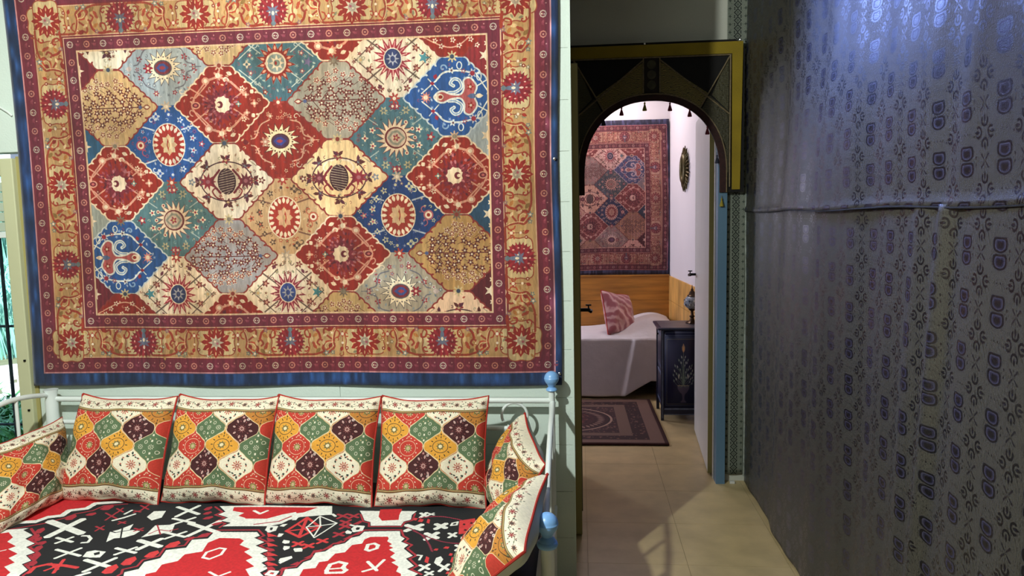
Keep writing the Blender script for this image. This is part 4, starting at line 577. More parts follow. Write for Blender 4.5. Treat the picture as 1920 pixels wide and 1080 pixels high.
class G:
    """vertex/face collector in world coordinates"""
    def __init__(s): s.v=[];s.f=[];s.uv=None;s.sm=False
    def box(s,x0,x1,y0,y1,z0,z1):
        n=len(s.v); s.v+=[(x,y,z) for x in (x0,x1) for y in (y0,y1) for z in (z0,z1)]
        s.f+=[tuple(n+i for i in q) for q in ((0,1,3,2),(4,6,7,5),(0,4,5,1),(2,3,7,6),(0,2,6,4),(1,5,7,3))]; return s
    def grid(s,fn,nu,nv,uv=True):
        n=len(s.v); 
        if s.uv is None: s.uv=[]
        for j in range(nv+1):
            for i in range(nu+1):
                s.v.append(tuple(fn(i/nu,j/nv))); s.uv.append((i/nu,j/nv))
        for j in range(nv):
            for i in range(nu):
                a=n+j*(nu+1)+i; s.f.append((a,a+1,a+nu+2,a+nu+1))
        return s
    def tube(s,pts,r,n=10,cap=True):
        P=[Vector(p) for p in pts]; b=len(s.v); ref=None
        for i,p in enumerate(P):
            t=(P[min(i+1,len(P)-1)]-P[max(i-1,0)]).normalized()
            if ref is None: ref=t.orthogonal().normalized()
            ref=(ref-t*ref.dot(t)).normalized(); q=t.cross(ref); rr=r[i] if hasattr(r,'__len__') else r
            for k in range(n):
                a=2*PI*k/n; s.v.append(tuple(p+ref*(rr*math.cos(a))+q*(rr*math.sin(a))))
        for i in range(len(P)-1):
            for k in range(n):
                a=b+i*n+k; c=b+i*n+(k+1)%n; s.f.append((a,c,c+n,a+n))
        if cap: s.f.append(tuple(b+k for k in range(n))[::-1]); s.f.append(tuple(b+(len(P)-1)*n+k for k in range(n)))
        s.sm=True; return s
    def lathe(s,prof,c,n=20,axis='z'):
        b=len(s.v)
        for r,h in prof:
            for k in range(n):
                a=2*PI*k/n; x,y=r*math.cos(a),r*math.sin(a)
                s.v.append((c[0]+x,c[1]+y,c[2]+h) if axis=='z' else (c[0]+h,c[1]+x,c[2]+y) if axis=='x' else (c[0]+x,c[1]+h,c[2]+y))
        for i in range(len(prof)-1):
            for k in range(n):
                a=b+i*n+k; c2=b+i*n+(k+1)%n; s.f.append((a,c2,c2+n,a+n))
        s.f.append(tuple(b+k for k in range(n))[::-1]); s.f.append(tuple(b+(len(prof)-1)*n+k for k in range(n)))
        s.sm=True; return s
    def prism(s,poly,fn0,fn1):
        """polygon extruded between the two maps (u,v)->xyz"""
        b=len(s.v); n=len(poly); s.v+=[tuple(fn0(*p)) for p in poly]+[tuple(fn1(*p)) for p in poly]
        s.f.append(tuple(range(b,b+n))); s.f.append(tuple(range(b+2*n-1,b+n-1,-1)))
        for i in range(n): j=(i+1)%n; s.f.append((b+j,b+i,b+n+i,b+n+j))
        return s
    def make(s,name,m,parent=None,bev=0,thick=0,sub=0,smooth=None,label=None,cat=None,group=None,kind=None,fixn=True):
        off=Vector(parent.matrix_world.translation) if parent and parent.type=='EMPTY' and not parent.get('loc0') else Vector((0,0,0))
        if parent is not None and parent.parent is None: off=Vector(parent.location)
        if parent is not None and parent.parent is not None: off=Vector(parent.parent.location)+Vector(parent.location)
        org=None
        if parent is None:   # own origin at the base
            xs=np.array(s.v); org=Vector(((xs[:,0].min()+xs[:,0].max())/2,(xs[:,1].min()+xs[:,1].max())/2,xs[:,2].min())); off=org
        me=bpy.data.meshes.new(name); me.from_pydata([tuple(Vector(v)-off) for v in s.v],[],s.f)
        if s.uv:
            l=me.uv_layers.new(name='UVMap'); idx=np.empty(len(me.loops),np.int32); me.loops.foreach_get('vertex_index',idx)
            l.data.foreach_set('uv',np.array(s.uv,np.float32)[idx].ravel())
        me.materials.append(m); o=bpy.data.objects.new(name,me); COL.objects.link(o)
        if parent is not None: o.parent=parent
        else: o.location=org
        if fixn and not s.uv:
            bm=bmesh.new(); bm.from_mesh(me); bmesh.ops.recalc_face_normals(bm,faces=bm.faces); bm.to_mesh(me); bm.free()
        if smooth if smooth is not None else (s.sm or s.uv is not None):
            me.polygons.foreach_set('use_smooth',[True]*len(me.polygons)); 
            if not s.uv: me.set_sharp_from_angle(angle=.9)
        if bev:
            b=o.modifiers.new('b','BEVEL'); b.width=bev; b.segments=2; b.limit_method='ANGLE'
        if thick:
            b=o.modifiers.new('t','SOLIDIFY'); b.thickness=thick; b.offset=0
        if sub:
            b=o.modifiers.new('s','SUBSURF'); b.levels=sub; b.render_levels=sub
        return tag(o,label,cat,group,kind)
def B(*a): return G().box(*a)
rnd=random.Random(4)
def fbm(x,y,s=0):
    return math.sin(x*1.7+s)+.6*math.sin(y*2.3+x*.9+s*2)+.4*math.sin(x*4.1-y*1.3+s*3)+.25*math.sin(y*6.3+x*2.2+s)
# ------------------------------------------------------------ materials
M_wall=mat('painted_wall','cfdcd2',.6,noise=.03,nscale=3,bump=.12,bscale=140)
M_joint=mat('joint','c4c8bf',.8)
M_wall2=mat('corridor_wall','c0c0b4',.7,noise=.05,nscale=2,bump=.1,bscale=120)
M_wall3=mat('bedroom_wall','d6d0d2',.7,noise=.02,nscale=3,bump=.1,bscale=120)
M_ceil=mat('ceiling_paint','d8d8d4',.8)
M_floor=mat('stone_tile','bba679',.34,noise=.14,nscale=7,bump=.03,bscale=40)
M_grout=mat('grout','a4926c',.7)
M_white=mat('white_enamel','dfe6e2',.28,noise=.03,nscale=9)
M_blue=mat('blue_enamel','7fb0e6',.35)
M_jamb=mat('blue_paint','54728a',.45,noise=.08,nscale=6,stretch=(1,1,.2))
M_cream=mat('cream_paint','c5c6a0',.45,noise=.04,nscale=5,stretch=(1,1,.2))
M_olive=mat('olive_edge','a2985f',.6,noise=.12,nscale=8,stretch=(1,1,.1))
M_grn=mat('grey_green_edge','4a4b36',.6,noise=.15,nscale=8,stretch=(1,1,.1))
M_door=mat('door_white','cfcfca',.45,noise=.04,nscale=4)
M_black=mat('black_iron','0c0c0e',.45,metal=.6)
M_shut=mat('shutter_plastic','b6c2ae',.5)
M_nick=mat('tack_metal','e8e8e8',.25,metal=1)
M_red=mat('red_cloth','a8281e',.85,noise=.1,nscale=30,bump=.2,bscale=300)
M_wood=mat('pine','aa732c',.5,noise=.3,nscale=5,stretch=(.6,1,5),bump=.05)
M_woodd=mat('pine_side','c4954e',.5,noise=.35,nscale=9,stretch=(1,1,.35),bump=.05)  # paler pine tone for the boards on the side wall
# ------------------------------------------------------------ room shell
Z0=Vector((0,0,0))
fl=B(-3.5,2.2,-1.6,7.2,-.12,-.004).make('floor',M_grout,kind='structure')
# tiles laid in a square grid, the pieces in sight each on their own
T=.45
for i in range(-1,3):
    for j in range(-2,9):
        x0=.02+i*T; y0=3.27+j*T
        if y0<2.3: continue
        B(x0+.0008,x0+T-.0008,y0+.0008,y0+T-.0008,-.02,0).make('tile',M_floor,fl)
G().box(-3.5,-.43,-1.6,2.99,-.02,0).box(-.43,1.0,-1.6,2.37,-.02,0).box(1.37,2.2,2.3,7.2,-.02,0).box(-3.5,-.43,4.4,7.2,-.02,0).make('tile_area',M_floor,fl,kind='stuff')
ceil=B(-3.5,2.2,-1.6,7.2,2.95,3.1).make('ceiling',M_ceil,kind='structure')
# wall behind the daybed: painted blocks with recessed joints, window hole at its left end
wb=B(-2.37,-.035,3.005,3.1,0,2.95).make('wall_back',M_joint,kind='structure')
G().box(-3.5,-2.37,3.0,3.1,1.90,2.95).box(-3.5,-2.9,3.0,3.1,0,1.90).make('wall_above_window',M_wall,wb)
rows=15
for j in range(rows):
    z0=.04+.2*j; z1=min(z0+.2,2.95); z0=0 if j==0 else z0
    xs=[-2.37]+[x for x in ([-1.016] if j%2==0 else [-1.75,-.42])]+[-.035]
    for a,b in zip(xs,xs[1:]): B(a+(.0006 if a>-2.3 else 0),b-(.0006 if b<-.1 else 0),2.9985,3.006,z0+.0006,z1-.0006).make('block',M_wall,wb,bev=.0005)
B(-.04,-.03,2.998,3.1,0,2.95).make('wall_end',M_wall,wb)
ws=B(-.12,-.05,3.1,4.35,0,2.95).make('wall_side',M_wall2,kind='structure')
wd=G().box(-.12,-.04,4.35,4.47,0,2.95).box(-.04,.80,4.35,4.47,2.24,2.95).box(.80,1.0,4.35,4.47,0,2.95).make('wall_doorway',M_wall2,kind='structure')
G().box(-3.5,-.12,4.35,4.47,0,2.95).make('wall_bedroom_front',M_wall3,kind='structure')
wr=B(.975,1.06,-1.6,4.35,0,2.95).make('wall_right',M_wall2,kind='structure')
G().box(-3.56,-3.5,-1.6,3.0,0,2.95).make('wall_left',M_ceil,kind='structure')
G().box(-3.5,1.06,-1.66,-1.6,0,2.95).make('wall_front',M_ceil,kind='structure')
G().box(-2.0,1.0,7.0,7.1,0,2.95).make('wall_bedroom_back',M_wall3,kind='structure')
def slab(pts,z0,z1): return G().prism(pts,lambda x,y:(x,y,z0),lambda x,y:(x,y,z1))
slab([(.82,7.1),(1.005,4.47),(1.1,4.47),(.93,7.1)],0,2.95).make('wall_bedroom_right',M_wall3,kind='structure')
G().box(-2.06,-2.0,4.47,7.1,0,2.95).make('wall_bedroom_left',M_wall3,kind='structure')
# door frame painted blue, white stop behind it
df=G().box(.775,.825,4.29,4.36,0,2.24).make('door_frame',M_jamb,kind='structure'); df.name='trim_1'
B(.772,.800,4.37,4.40,0,2.24).make('door_stop',M_door,df)
B(-.045,.0,4.30,4.36,0,2.24).make('frame_post',M_grn,df)
B(-.045,.825,4.30,4.36,2.24,2.29).make('frame_head',M_grn,df)
# ------------------------------------------------------------ window
wi=B(-2.445,-2.388,2.972,3.05,0,1.872).make('window_1',M_cream,kind='structure',bev=.004)
B(-2.9,-2.44,2.976,3.05,1.80,1.868).make('window_head',M_cream,wi,bev=.003)
B(-2.452,-2.444,2.995,3.06,.0,1.80).make('glazing_bead',M_cream,wi,bev=.002)
B(-2.388,-2.372,2.995,3.06,0,1.88).make('frame_shadow_strip',M_olive,wi)  # coloured strip stands in for the shadow in the recess beside the frame
for k,z in enumerate((1.755,1.712,1.669,1.626,1.583)): B(-2.9,-2.47,3.03+.004*(k%2),3.045,z-.020,z+.020).make('shutter_slat',M_shut,wi,bev=.004)
B(-2.9,-2.47,3.02,3.05,1.535,1.562).make('shutter_rail',M_white,wi,bev=.003)
M_glass=mat('glass','eef8f6',.02,Transmission_Weight=1.0); M_glass.node_tree.nodes['Principled BSDF'].inputs['IOR'].default_value=1.05
B(-2.9,-2.465,3.035,3.039,0,1.54).make('glass_pane',M_glass,wi)
for z in (.78,1.0): B(-2.409,-2.401,2.966,2.974,z,z+.008).make('screw',M_black,wi)
M_bar=mat('hazed_iron','36424e',.6,noise=.2,nscale=20)  # blue-grey of the outdoor haze is mixed into the iron colour
gr=empty('window_grille',(-2.7,3.15,0),'dark iron grille of thin bars outside the window','grille')
for x in (-2.622,-2.80): G().tube([(x,3.15,0),(x,3.15,1.8)],.0075,8).make('bar',M_bar,gr)
for z in (.30,.664,1.127,1.55): G().tube([(-3.0,3.16,z),(-2.44,3.16,z)],.006,8).make('crossbar',M_bar,gr)
G().tube([(-2.62,2.99,2.10),(-2.5,2.985,2.10),(-2.43,2.985,2.086),(-2.395,2.985,2.064),(-2.383,2.99,2.05)],.004,6).make('wall_cable',M_white,label='thin white cable looping along the wall above the window',cat='cable')
# ------------------------------------------------------------ garden beyond the window
M_soil=mat('soil','6a6a50',.9,noise=.2); M_pave=mat('pale_flagstone','cfc8c8',.7,noise=.1,nscale=4); M_leaf=mat('blade_green','86c0b0',.5,noise=.35,nscale=3); M_leaf2=mat('bush_green','4f8a48',.5,noise=.3,nscale=8)
gd=B(-16,-2.4,3.3,22,-.3,-.06).make('ground',M_soil,kind='structure')
for i in range(9):
    for j in range(6):
        cx=-7.0+.42*i+.2*(j%2)+rnd.uniform(-.04,.04); cy=5.6+.42*j+rnd.uniform(-.04,.04)
        pl=[(cx+.22*rnd.uniform(.82,1)*math.cos(a),cy+.22*rnd.uniform(.82,1)*math.sin(a)) for a in np.arange(6)*PI/3+rnd.random()]
        slab(pl,-.06,-.02+rnd.uniform(0,.01)).make('flagstone',M_pave,gd)
def tufts(name,x0,x1,y0,y1,n,h,wd_,m,lab,cat,zb=-.06,lean=.6):
    g=G()
    for k in range(n):
        x=rnd.uniform(x0,x1);y=rnd.uniform(y0,y1);a=rnd.uniform(0,2*PI);hh=h*rnd.uniform(.6,1.2);l=lean*hh*rnd.uniform(.3,1)
        ca,sa=math.cos(a),math.sin(a); b=len(g.v)
        for t in (0,.45,.8,1):
            ww=wd_*(1-t**2)*.5+.001; ox=l*t*t; zz=zb+hh*(t-.35*t*t*t)
            g.v+=[(x+ca*ox-sa*ww,y+sa*ox+ca*ww,zz),(x+ca*ox+sa*ww,y+sa*ox-ca*ww,zz)]
        for q in range(3): g.f.append((b+2*q,b+2*q+1,b+2*q+3,b+2*q+2))
    return g.make(name,m,fixn=False,smooth=False,label=lab,cat=cat)
tufts('ornamental_grass',-10.5,-6.3,8.3,10.3,1500,1.5,.03,M_leaf,'tall arching green grass clump growing behind the paved path','grass')
tufts('low_shrub',-5.6,-3.8,4.5,5.6,1400,.42,.035,M_leaf2,'low leafy green shrub growing just outside the window','shrub',lean=.9)
tufts('tall_hedge',-15,-7.5,12.4,14.0,2600,3.6,.09,M_leaf,'tall pale green hedge standing at the back of the garden','hedge',lean=.4)
# ------------------------------------------------------------ wall carpets
CARPET=carpet()
M_carpet=pattern('carpet_print',CARPET,gain=(.80,.76,.73),sat=1.0,rough=.9,weave=.35,wscale=500,Sheen_Weight=.25)
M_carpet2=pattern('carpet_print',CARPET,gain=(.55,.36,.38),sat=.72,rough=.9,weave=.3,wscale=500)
M_back=mat('carpet_back','2a3a66',.9)
def rugf(u,v):
    x=-2.378+2.298*u; z=.893+1.717*v
    x+=(.018*(1-u)*math.sin(v*3.0)-.006*(1-u)*v)+.004*math.sin(v*9)*(u>.9)
    y=2.986-.004*math.sin(u*21+v*3)*(1-v)-.0035*math.sin(u*9+1+4*v)-.006*max(0,.12-v)*8*(.5+.5*math.sin(u*17))
    z+=.003*math.sin(u*13)*(1-v)+.004*(u-.5)*(1-v)
    return x,y,z
ct=empty('wall_carpet',(-1.23,2.99,.893),'large blue-edged wall carpet of red, cream and blue medallions above the daybed','carpet')
ct.location=(-1.23,2.99,.893)
G().grid(rugf,150,110).make('pile',M_carpet,ct,thick=.006)
for i,(x,z) in enumerate(((-.097,1.809),(-.089,.945))):
    G().lathe([(.001,0),(.005,-.001),(.006,-.003),(.002,-.005)],(x,2.978,z),10,'y').make('tack',M_nick,label=['silver tack halfway up the right edge of the large carpet','silver tack at the lower right corner of the large carpet'][i],cat='tack')
def rug2f(u,v):
    return -1.06+1.885*u+.01*math.sin(v*4), 6.985-.004*math.sin(u*19+v*2)-.004*math.sin(u*7), 1.0+1.415*v+.004*math.sin(u*11)+.02*(u-.5)*v
c2=empty('wall_carpet',(-.1,6.99,1.0),'smaller reddish medallion carpet hung over the bed in the back bedroom','carpet')
G().grid(rug2f,70,50).make('pile',M_carpet2,c2,thick=.006)
# ------------------------------------------------------------ daybed
db=empty('daybed',(-1.19,2.5,0),'white metal daybed with scrolled back rail and blue ball finials','daybed')
def fin(x,y,z,r,name='finial'):
    p=[(r*.62,-r*1.75),(r*.78,-r*1.6),(r*.7,-r*1.4),(r*.45,-r*1.2),(r*.55,-r*.95)]
    p+=[(max(r*math.sin(t),.0005),-r*math.cos(t)) for t in np.linspace(.7,1.55,7)]+[(r*1.02,-r*.02),(r*1.02,r*.03)]+[(max(r*math.sin(t),.0005),-r*math.cos(t)) for t in np.linspace(1.62,3.14,9)]
    return G().lathe(p,(x,y,z),24).make(name,M_blue,db)
bpR=(-.120,2.93); bpL=(-2.262,2.925); fpR=(-.108,2.15); fpL=(-2.262,2.15)
G().tube([(*bpR,0),(*bpR,.905)],.0125,14).make('back_post',M_white,db)
fin(bpR[0],bpR[1],.936,.0295)
G().tube([(*bpL,0),(*bpL,.84),(*bpL,.855),(*bpL,.888)],[.025,.025,.022,.029],14).make('back_post',M_white,db)
G().tube([(*fpR,0),(*fpR,.60)],.021,14).make('front_post',M_white,db)
r=.034; f=fin(fpR[0],fpR[1],.668,r)
G().lathe([(.020,0),(.030,.004),(.033,.012),(.030,.020),(.020,.024)],(fpR[0],fpR[1],.592),20).make('collar',M_blue,db)
G().tube([(*fpL,0),(*fpL,.60)],.021,14).make('front_post',M_white,db); fin(fpL[0],fpL[1],.668,r)
G().tube([(bpL[0],2.93,.845),(bpR[0],2.93,.845)],.0115,12).make('top_rail',M_white,db)
G().tube([(bpL[0],2.93,.745),(-1.2,2.93,.742),(-.243,2.93,.728)],.010,12).make('middle_rail',M_white,db)
G().tube([(bpL[0],2.93,.40),(bpR[0],2.93,.40)],.014,12).make('base_rail',M_white,db)
for cx in (-.272,-.62,-1.0,-1.42,-1.8,-2.065):
    zc=.783
    G().tube([(cx+.052*math.cos(t),2.93,zc+.052*math.sin(t)) for t in np.linspace(-2.2,3.6,34)],.0058,8).make('scroll',M_white,db)
    G().tube([(cx-.038,2.93,.728),(cx-.038,2.93,.41)],.0085,8).make('spindle',M_white,db)
def arm(x,yb,yf,zb,zf,zm):
    pts=[(x,yb+(yf-yb)*t,zb+(zf-zb)*t+zm*math.sin(PI*t)) for t in np.linspace(0,1,22)]
    G().tube(pts,.0105,10).make('arm_rail',M_white,db)
    for t in (.25,.5,.75):
        y=yb+(yf-yb)*t; G().tube([(x,y,.41),(x,y,zb+(zf-zb)*t+zm*math.sin(PI*t))],.007,8).make('arm_spindle',M_white,db)
    G().tube([(x,yb,.40),(x,yf,.40)],.013,10).make('side_rail',M_white,db)
arm(-.115,2.93,2.15,.835,.60,.06); arm(-2.268,2.93,2.15,.862,.62,.13)
G().tube([(-2.262,2.15,.40),(-.108,2.15,.40)],.013,10).make('front_rail',M_white,db)
# mattress with the printed cover
M_cover=pattern('bedcover_print',bedcover(BED),rough=.85,weave=.2,wscale=700)
mt=empty('mattress',(-1.19,2.48,.30),'daybed mattress wrapped in a red, black and white printed cover','mattress')
def mf(u,v):
    # u along X, v from front hem over the top to the back
    x=-2.235+2.09*u; s=v*1.20
    if s<.26: y=2.052+.002*math.sin(x*20); z=.24+s
    elif s<.32: a=(s-.26)/.06*PI/2; y=2.092-.04*math.cos(a); z=.4635+.035*math.sin(a)
    else: y=min(2.092+(s-.32),2.915); z=.4985+.0022*fbm(x*5,y*5)*.6
    return x,y,z
gm=G().grid(mf,120,70)
gm.uv=[((x+2.40)/2.44,1-(3.0-y+(max(0,.4985-z) if y<2.1 else 0))/1.24) for x,y,z in gm.v]
gm.make('printed_cover',M_cover,mt,thick=.004)
B(-2.23,-.15,2.065,2.905,.31,.485).make('mattress_core',mat('ticking','b8b4aa',.9),mt,bev=.02)
# ------------------------------------------------------------ cushions
M_cush=pattern('cushion_print',cushion(),rough=.85,weave=.3,wscale=700,gain=(.97,.95,.92))
M_bk=mat('white_lining','b9c2bc',.85,noise=.05)
def pillow(name,label,cat,group,a,b,t,mf_,mb_,seed=1,sag=.0,n=40,nb=True):
    o=empty(name,(0,0,0),label,cat,group)
    def prof(u,v):
        e=max(0,(1-abs(u)**3.2)*(1-abs(v)**3.2))**.5
        w=1+.09*fbm(u*3,v*3,seed)
        return t*e*w+.004*math.sin(9*u+5*v+seed)*e+.006*math.sin(14*u+3*math.sin(4*v))*max(0,-v-.45)*e*1.6
    def outl(u,v):
        x=a*u*(1-.055*(1-v*v)); z=b*v*(1-.05*(1-u*u)); z+=b*(.015*math.sin(5*u+seed)+.012*math.sin(11*u)*(v<0)*-v); z-=sag*(1-u*u)*(v>0)*v*b
        return x,z
    def ff(i,j):
        u,v=2*i-1,2*j-1; x,z=outl(u,v); return x,-prof(u,v)-.002,z+b
    def bf(i,j):
        u,v=1-2*i,2*j-1; x,z=outl(u,v); return x,prof(u,v)*.8+.002,z+b
    G().grid(ff,n,n).make('front_panel',mf_,o)
    G().grid(bf,n,n).make('back_panel',mb_,o)
    pts=[]
    for s_ in np.linspace(0,1,26)[:-1]: pts.append((2*s_-1,1))
    for s_ in np.linspace(1,0,26)[:-1]: pts.append((1,2*s_-1))
    for s_ in np.linspace(1,0,26)[:-1]: pts.append((2*s_-1,-1))
    for s_ in np.linspace(0,1,26): pts.append((-1,2*s_-1))
    G().tube([(*(lambda q:(q[0],0,q[1]+b))(outl(u,v)),) for u,v in pts],.0045,6).make('piping',M_red,o)
    return o
def place(o,loc,rx=0,rz=0,ry=0,sz=1,sh=0):
    o.matrix_world=Matrix.Translation(loc)@Matrix.Rotation(rz,4,'Z')@Matrix.Rotation(ry,4,'Y')@Matrix.Rotation(rx,4,'X')
    if sz!=1 or sh:   # a slumped cushion: its pieces are squashed and leaned sideways
        for ch in o.children: ch.matrix_parent_inverse=Matrix(((1,0,sh,0),(0,1,0,0),(0,0,sz,0),(0,0,0,1)))
def dup(o,label):
    c=o.copy(); COL.objects.link(c); c['label']=label
    for ch in list(o.children):
        d=ch.copy(); COL.objects.link(d); d.parent=c
    return c
CG='patterned cushions on the daybed'
p0=pillow('cushion','square patterned cushion leaning on the back rail, leftmost of the four in the row','cushion',CG,.214,.212,.078,M_cush,M_bk,1,sag=.05)
ps=[p0]+[dup(p0,l) for l in ('square patterned cushion leaning on the back rail, second from the left in the row','square patterned cushion leaning on the back rail, third from the left in the row','square patterned cushion leaning on the back rail, rightmost in the row')]
sp=[(-1.86,.0,-.06),(-1.432,.0,-.04),(-1.012,.0,-.03),(-.575,-.008,.0)]
for o,(x,ry,rz) in zip(ps,sp): place(o,(x,2.665,.498),rx=-.42,rz=rz,ry=ry)
q1=dup(p0,'square patterned cushion leaning on the left arm beside the window'); place(q1,(-2.075,2.52,.492),rx=-.40,rz=PI/2-.04,sz=.74,sh=.32)
q2=dup(p0,'square patterned cushion leaning on the right arm, behind the other one there'); place(q2,(-.322,2.66,.503),rx=-.47,rz=-PI/2+.24,ry=.15,sz=.74)
q3=dup(p0,'square patterned cushion at the right arm nearest the blue front finial'); place(q3,(-.372,2.155,.500),rx=-.80,rz=-PI/2-.10,ry=.14,sz=.80)
# ------------------------------------------------------------ damask hanging on the right
DM=damask()
M_dam=pattern('damask_weave',DM,rough=.5,weave=.3,wscale=350,rep=True,gloss=(.02,.085,.30,.62),Specular_IOR_Level=.6,Coat_IOR=1.75,Coat_Roughness=.30,Coat_Tint=(.75,.82,1,1),gain=(.44,.44,.44))
def crease(y,z,up_):
    d=.012*math.sin(y*4.2+.6*z)+.006*math.sin(y*11+z*1.3)+.0035*math.sin(y*23+2*z)
    if not up_:
        c0=2.02+.11*(1.5-z); d+=.022*math.exp(-((y-c0)/.035)**2)+.010*math.exp(-((y-c0-.14)/.05)**2)
    else: d+=.010*math.sin(z*5+y*2)+.012*math.exp(-((y-1.95+.25*(z-1.6))/.06)**2)
    return d
def hang(z0f,z1,up_):
    def f(u,v):
        y=4.31-4.9*u; z=z0f(y)+(z1-z0f(y))*v
        x=.938-crease(y,z,up_)*(.35+.65*min(1,u*6)) - (.006 if up_ else 0)
        if up_: x-=.010*math.exp(-((z-z0f(y))/.02)**2)
        if not up_ and z>0: x-=.03*max(0,.5-z)*.1
        return x,y,z
    return f
seam=lambda y:1.582+.004*math.sin(y*6)-.0045*(y-4)*1.5
dw=empty('damask_hanging',(.94,1.9,0),'grey-blue damask cloth with oval motifs covering the right wall','hanging')
for nm,fn in (('lower_cloth',hang(lambda y:.012,1.60,False)),('upper_cloth',hang(seam,2.93,True))):
    g=G().grid(fn,420,90); off=.0 if nm=='lower_cloth' else .05
    g.uv=[((4.31-y)/.16+.13,(z+off)/.13+.06) for x,y,z in g.v]
    g.make(nm,M_dam,dw,thick=.002)
G().tube([(.922-crease(y,seam(y),True)*.9,y,seam(y)-.002) for y in np.linspace(4.3,-.5,160)],.0028,6).make('seam_hem',mat('dark_hem','1c1c22',.9),dw)
# narrow cloth beside the door
M_strip=pattern('strip_weave',stripcloth(),rough=.6,weave=.3,wscale=500,rep=True,gain=(.74,.74,.70))
def stf(u,v):
    x=.826+.112*u; z=.045+2.85*v; return x,4.335-.004*math.sin(u*4+v*3),z
g=G().grid(stf,24,60); g.uv=[((x-.825)/.17+.16,z/.17) for x,y,z in g.v]
g.make('door_strip_cloth',M_strip,thick=.002,label='narrow grey-green patterned cloth hung between the blue door frame and corner',cat='cloth').name='narrow_hanging'
G().tube([(.936+.002*math.sin(z*7),4.318,z) for z in np.linspace(.04,2.9,60)],.0035,6).make('selvedge_cord',mat('pale_cord','9fa8a0',.8,noise=.5,nscale=20),label='pale selvedge cord running down the corner between the two hangings',cat='cord')
B(.855,.885,4.29,4.31,.0,.016).make('plastic_plug',M_door,bev=.003,label='small white plastic plug lying on the floor under the narrow cloth',cat='plug')
# ------------------------------------------------------------ arched door hanging
ar=empty('arched_door_hanging',(.415,4.28,1.69),'embroidered arched door hanging with yellow border and small tassels','hanging')
M_yel=mat('mustard_cloth','8a7410',.85,noise=.15,nscale=6,bump=.2,bscale=200)
M_blk=mat('black_velvet','0a0707',.9,bump=.2,bscale=200)
M_trim=mat('maroon_trim','2c100e',.85,noise=.4,nscale=60,bump=.3,bscale=200)
M_gold=mat('gold_cord','6c5c40',.6,noise=.3,nscale=60)
def brocade(name,a,b_,s):
    m=mat(name,a,.65,bump=.6,bscale=90); N=m.node_tree.nodes; L=m.node_tree.links
    tc=N.new('ShaderNodeTexCoord'); vo=N.new('ShaderNodeTexVoronoi'); vo.feature='DISTANCE_TO_EDGE'; vo.inputs['Scale'].default_value=s
    wv=N.new('ShaderNodeTexWave'); wv.wave_type='RINGS'; wv.inputs['Scale'].default_value=s*.35; wv.inputs['Distortion'].default_value=9
    L.new(tc.outputs['Object'],vo.inputs[0]); L.new(tc.outputs['Object'],wv.inputs[0])
    mu=N.new('ShaderNodeMath'); mu.operation='MULTIPLY'; L.new(wv.outputs['Fac'],mu.inputs[0]); mu.inputs[1].default_value=1
    cr=N.new('ShaderNodeValToRGB'); cr.color_ramp.elements[0].position=.35; cr.color_ramp.elements[1].position=.75
    for e,c in zip(cr.color_ramp.elements,(a,b_)): e.color=[*((rgb(c)**2.2).tolist()),1]
    L.new(mu.outputs[0],cr.inputs[0]); L.new(cr.outputs[0],N['Principled BSDF'].inputs['Base Color']); return m
M_brA=brocade('olive_brocade','2c2410','86763c',150); M_brB=brocade('dark_brocade','16160e','4a442a',150); M_brC=brocade('dull_brocade','35321f','444028',90)
def flat(poly,y0,y1): return G().prism(poly,lambda x,z:(x,y0,z),lambda x,z:(x,y1,z))
cx=.405; XL,XR,ZT,ZB_=-.10,.912,2.522,1.69
SPR=1.80; AP=2.205; HWD=.375
def inner(e=0,n=40):  # arch soffit from right foot over to left foot
    o=[(cx+HWD+e,ZB_)]
    for t in np.linspace(0,PI,n):
        o.append((cx+(HWD+e)*abs(math.cos(t))**.9*(1 if math.cos(t)>0 else -1),SPR+(AP-SPR+e)*math.sin(t)**.92))
    o.append((cx-HWD-e,ZB_)); return o
# ground cloth with the arch cut out, built as strips so it stays clean
def annulus(inn,out,y0,y1,name,m,parent=ar,**k):
    g=G(); n=len(inn)
    for i in range(n-1): 
        g.v+= [(inn[i][0],y0,inn[i][1]),(inn[i+1][0],y0,inn[i+1][1]),(out[i+1][0],y0,out[i+1][1]),(out[i][0],y0,out[i][1]),
               (inn[i][0],y1,inn[i][1]),(inn[i+1][0],y1,inn[i+1][1]),(out[i+1][0],y1,out[i+1][1]),(out[i][0],y1,out[i][1])]
        b=8*i; g.f+=[(b,b+1,b+2,b+3),(b+4,b+7,b+6,b+5),(b,b+4,b+5,b+1),(b+3,b+2,b+6,b+7)]
    return g.make(name,m,parent,smooth=False,**k)
inn=inner(); 
def onbox(p,x0,x1,zt,zb):
    dx,dz=p[0]-cx,p[1]-1.95
    s=1e9
    if dx>1e-6: s=min(s,(x1-cx)/dx)
    if dx<-1e-6: s=min(s,(x0-cx)/dx)
    if dz>1e-6: s=min(s,(zt-1.95)/dz)
    if dz<-1e-6: s=min(s,(zb-1.95)/dz)
    return (cx+dx*s,1.95+dz*s)
outb=[]
for p in inn: outb.append(onbox(p,XL,XR,ZT,ZB_) if p[1]>1.75 else ((XR if p[0]>cx else XL),p[1]))
annulus(inn,outb,4.286,4.280,'ground_cloth',M_blk)
annulus(inn,inner(.034),4.280,4.272,'arch_trim',M_trim)
annulus(inner(.034),inner(.040),4.280,4.269,'arch_cord',M_gold)
G().box(XL,XR-.012,4.276,4.280,2.446,ZT-.012).make('yellow_top_band',M_yel,ar)
G().prism([(XR-.012,ZT-.012),(XR-.070,2.446),(XR-.066,1.705),(XR-.022,1.705)],lambda x,z:(x,4.272,z),lambda x,z:(x,4.277,z)).make('yellow_side_band',M_yel,ar)
ZP=2.436; XP=XR-.085
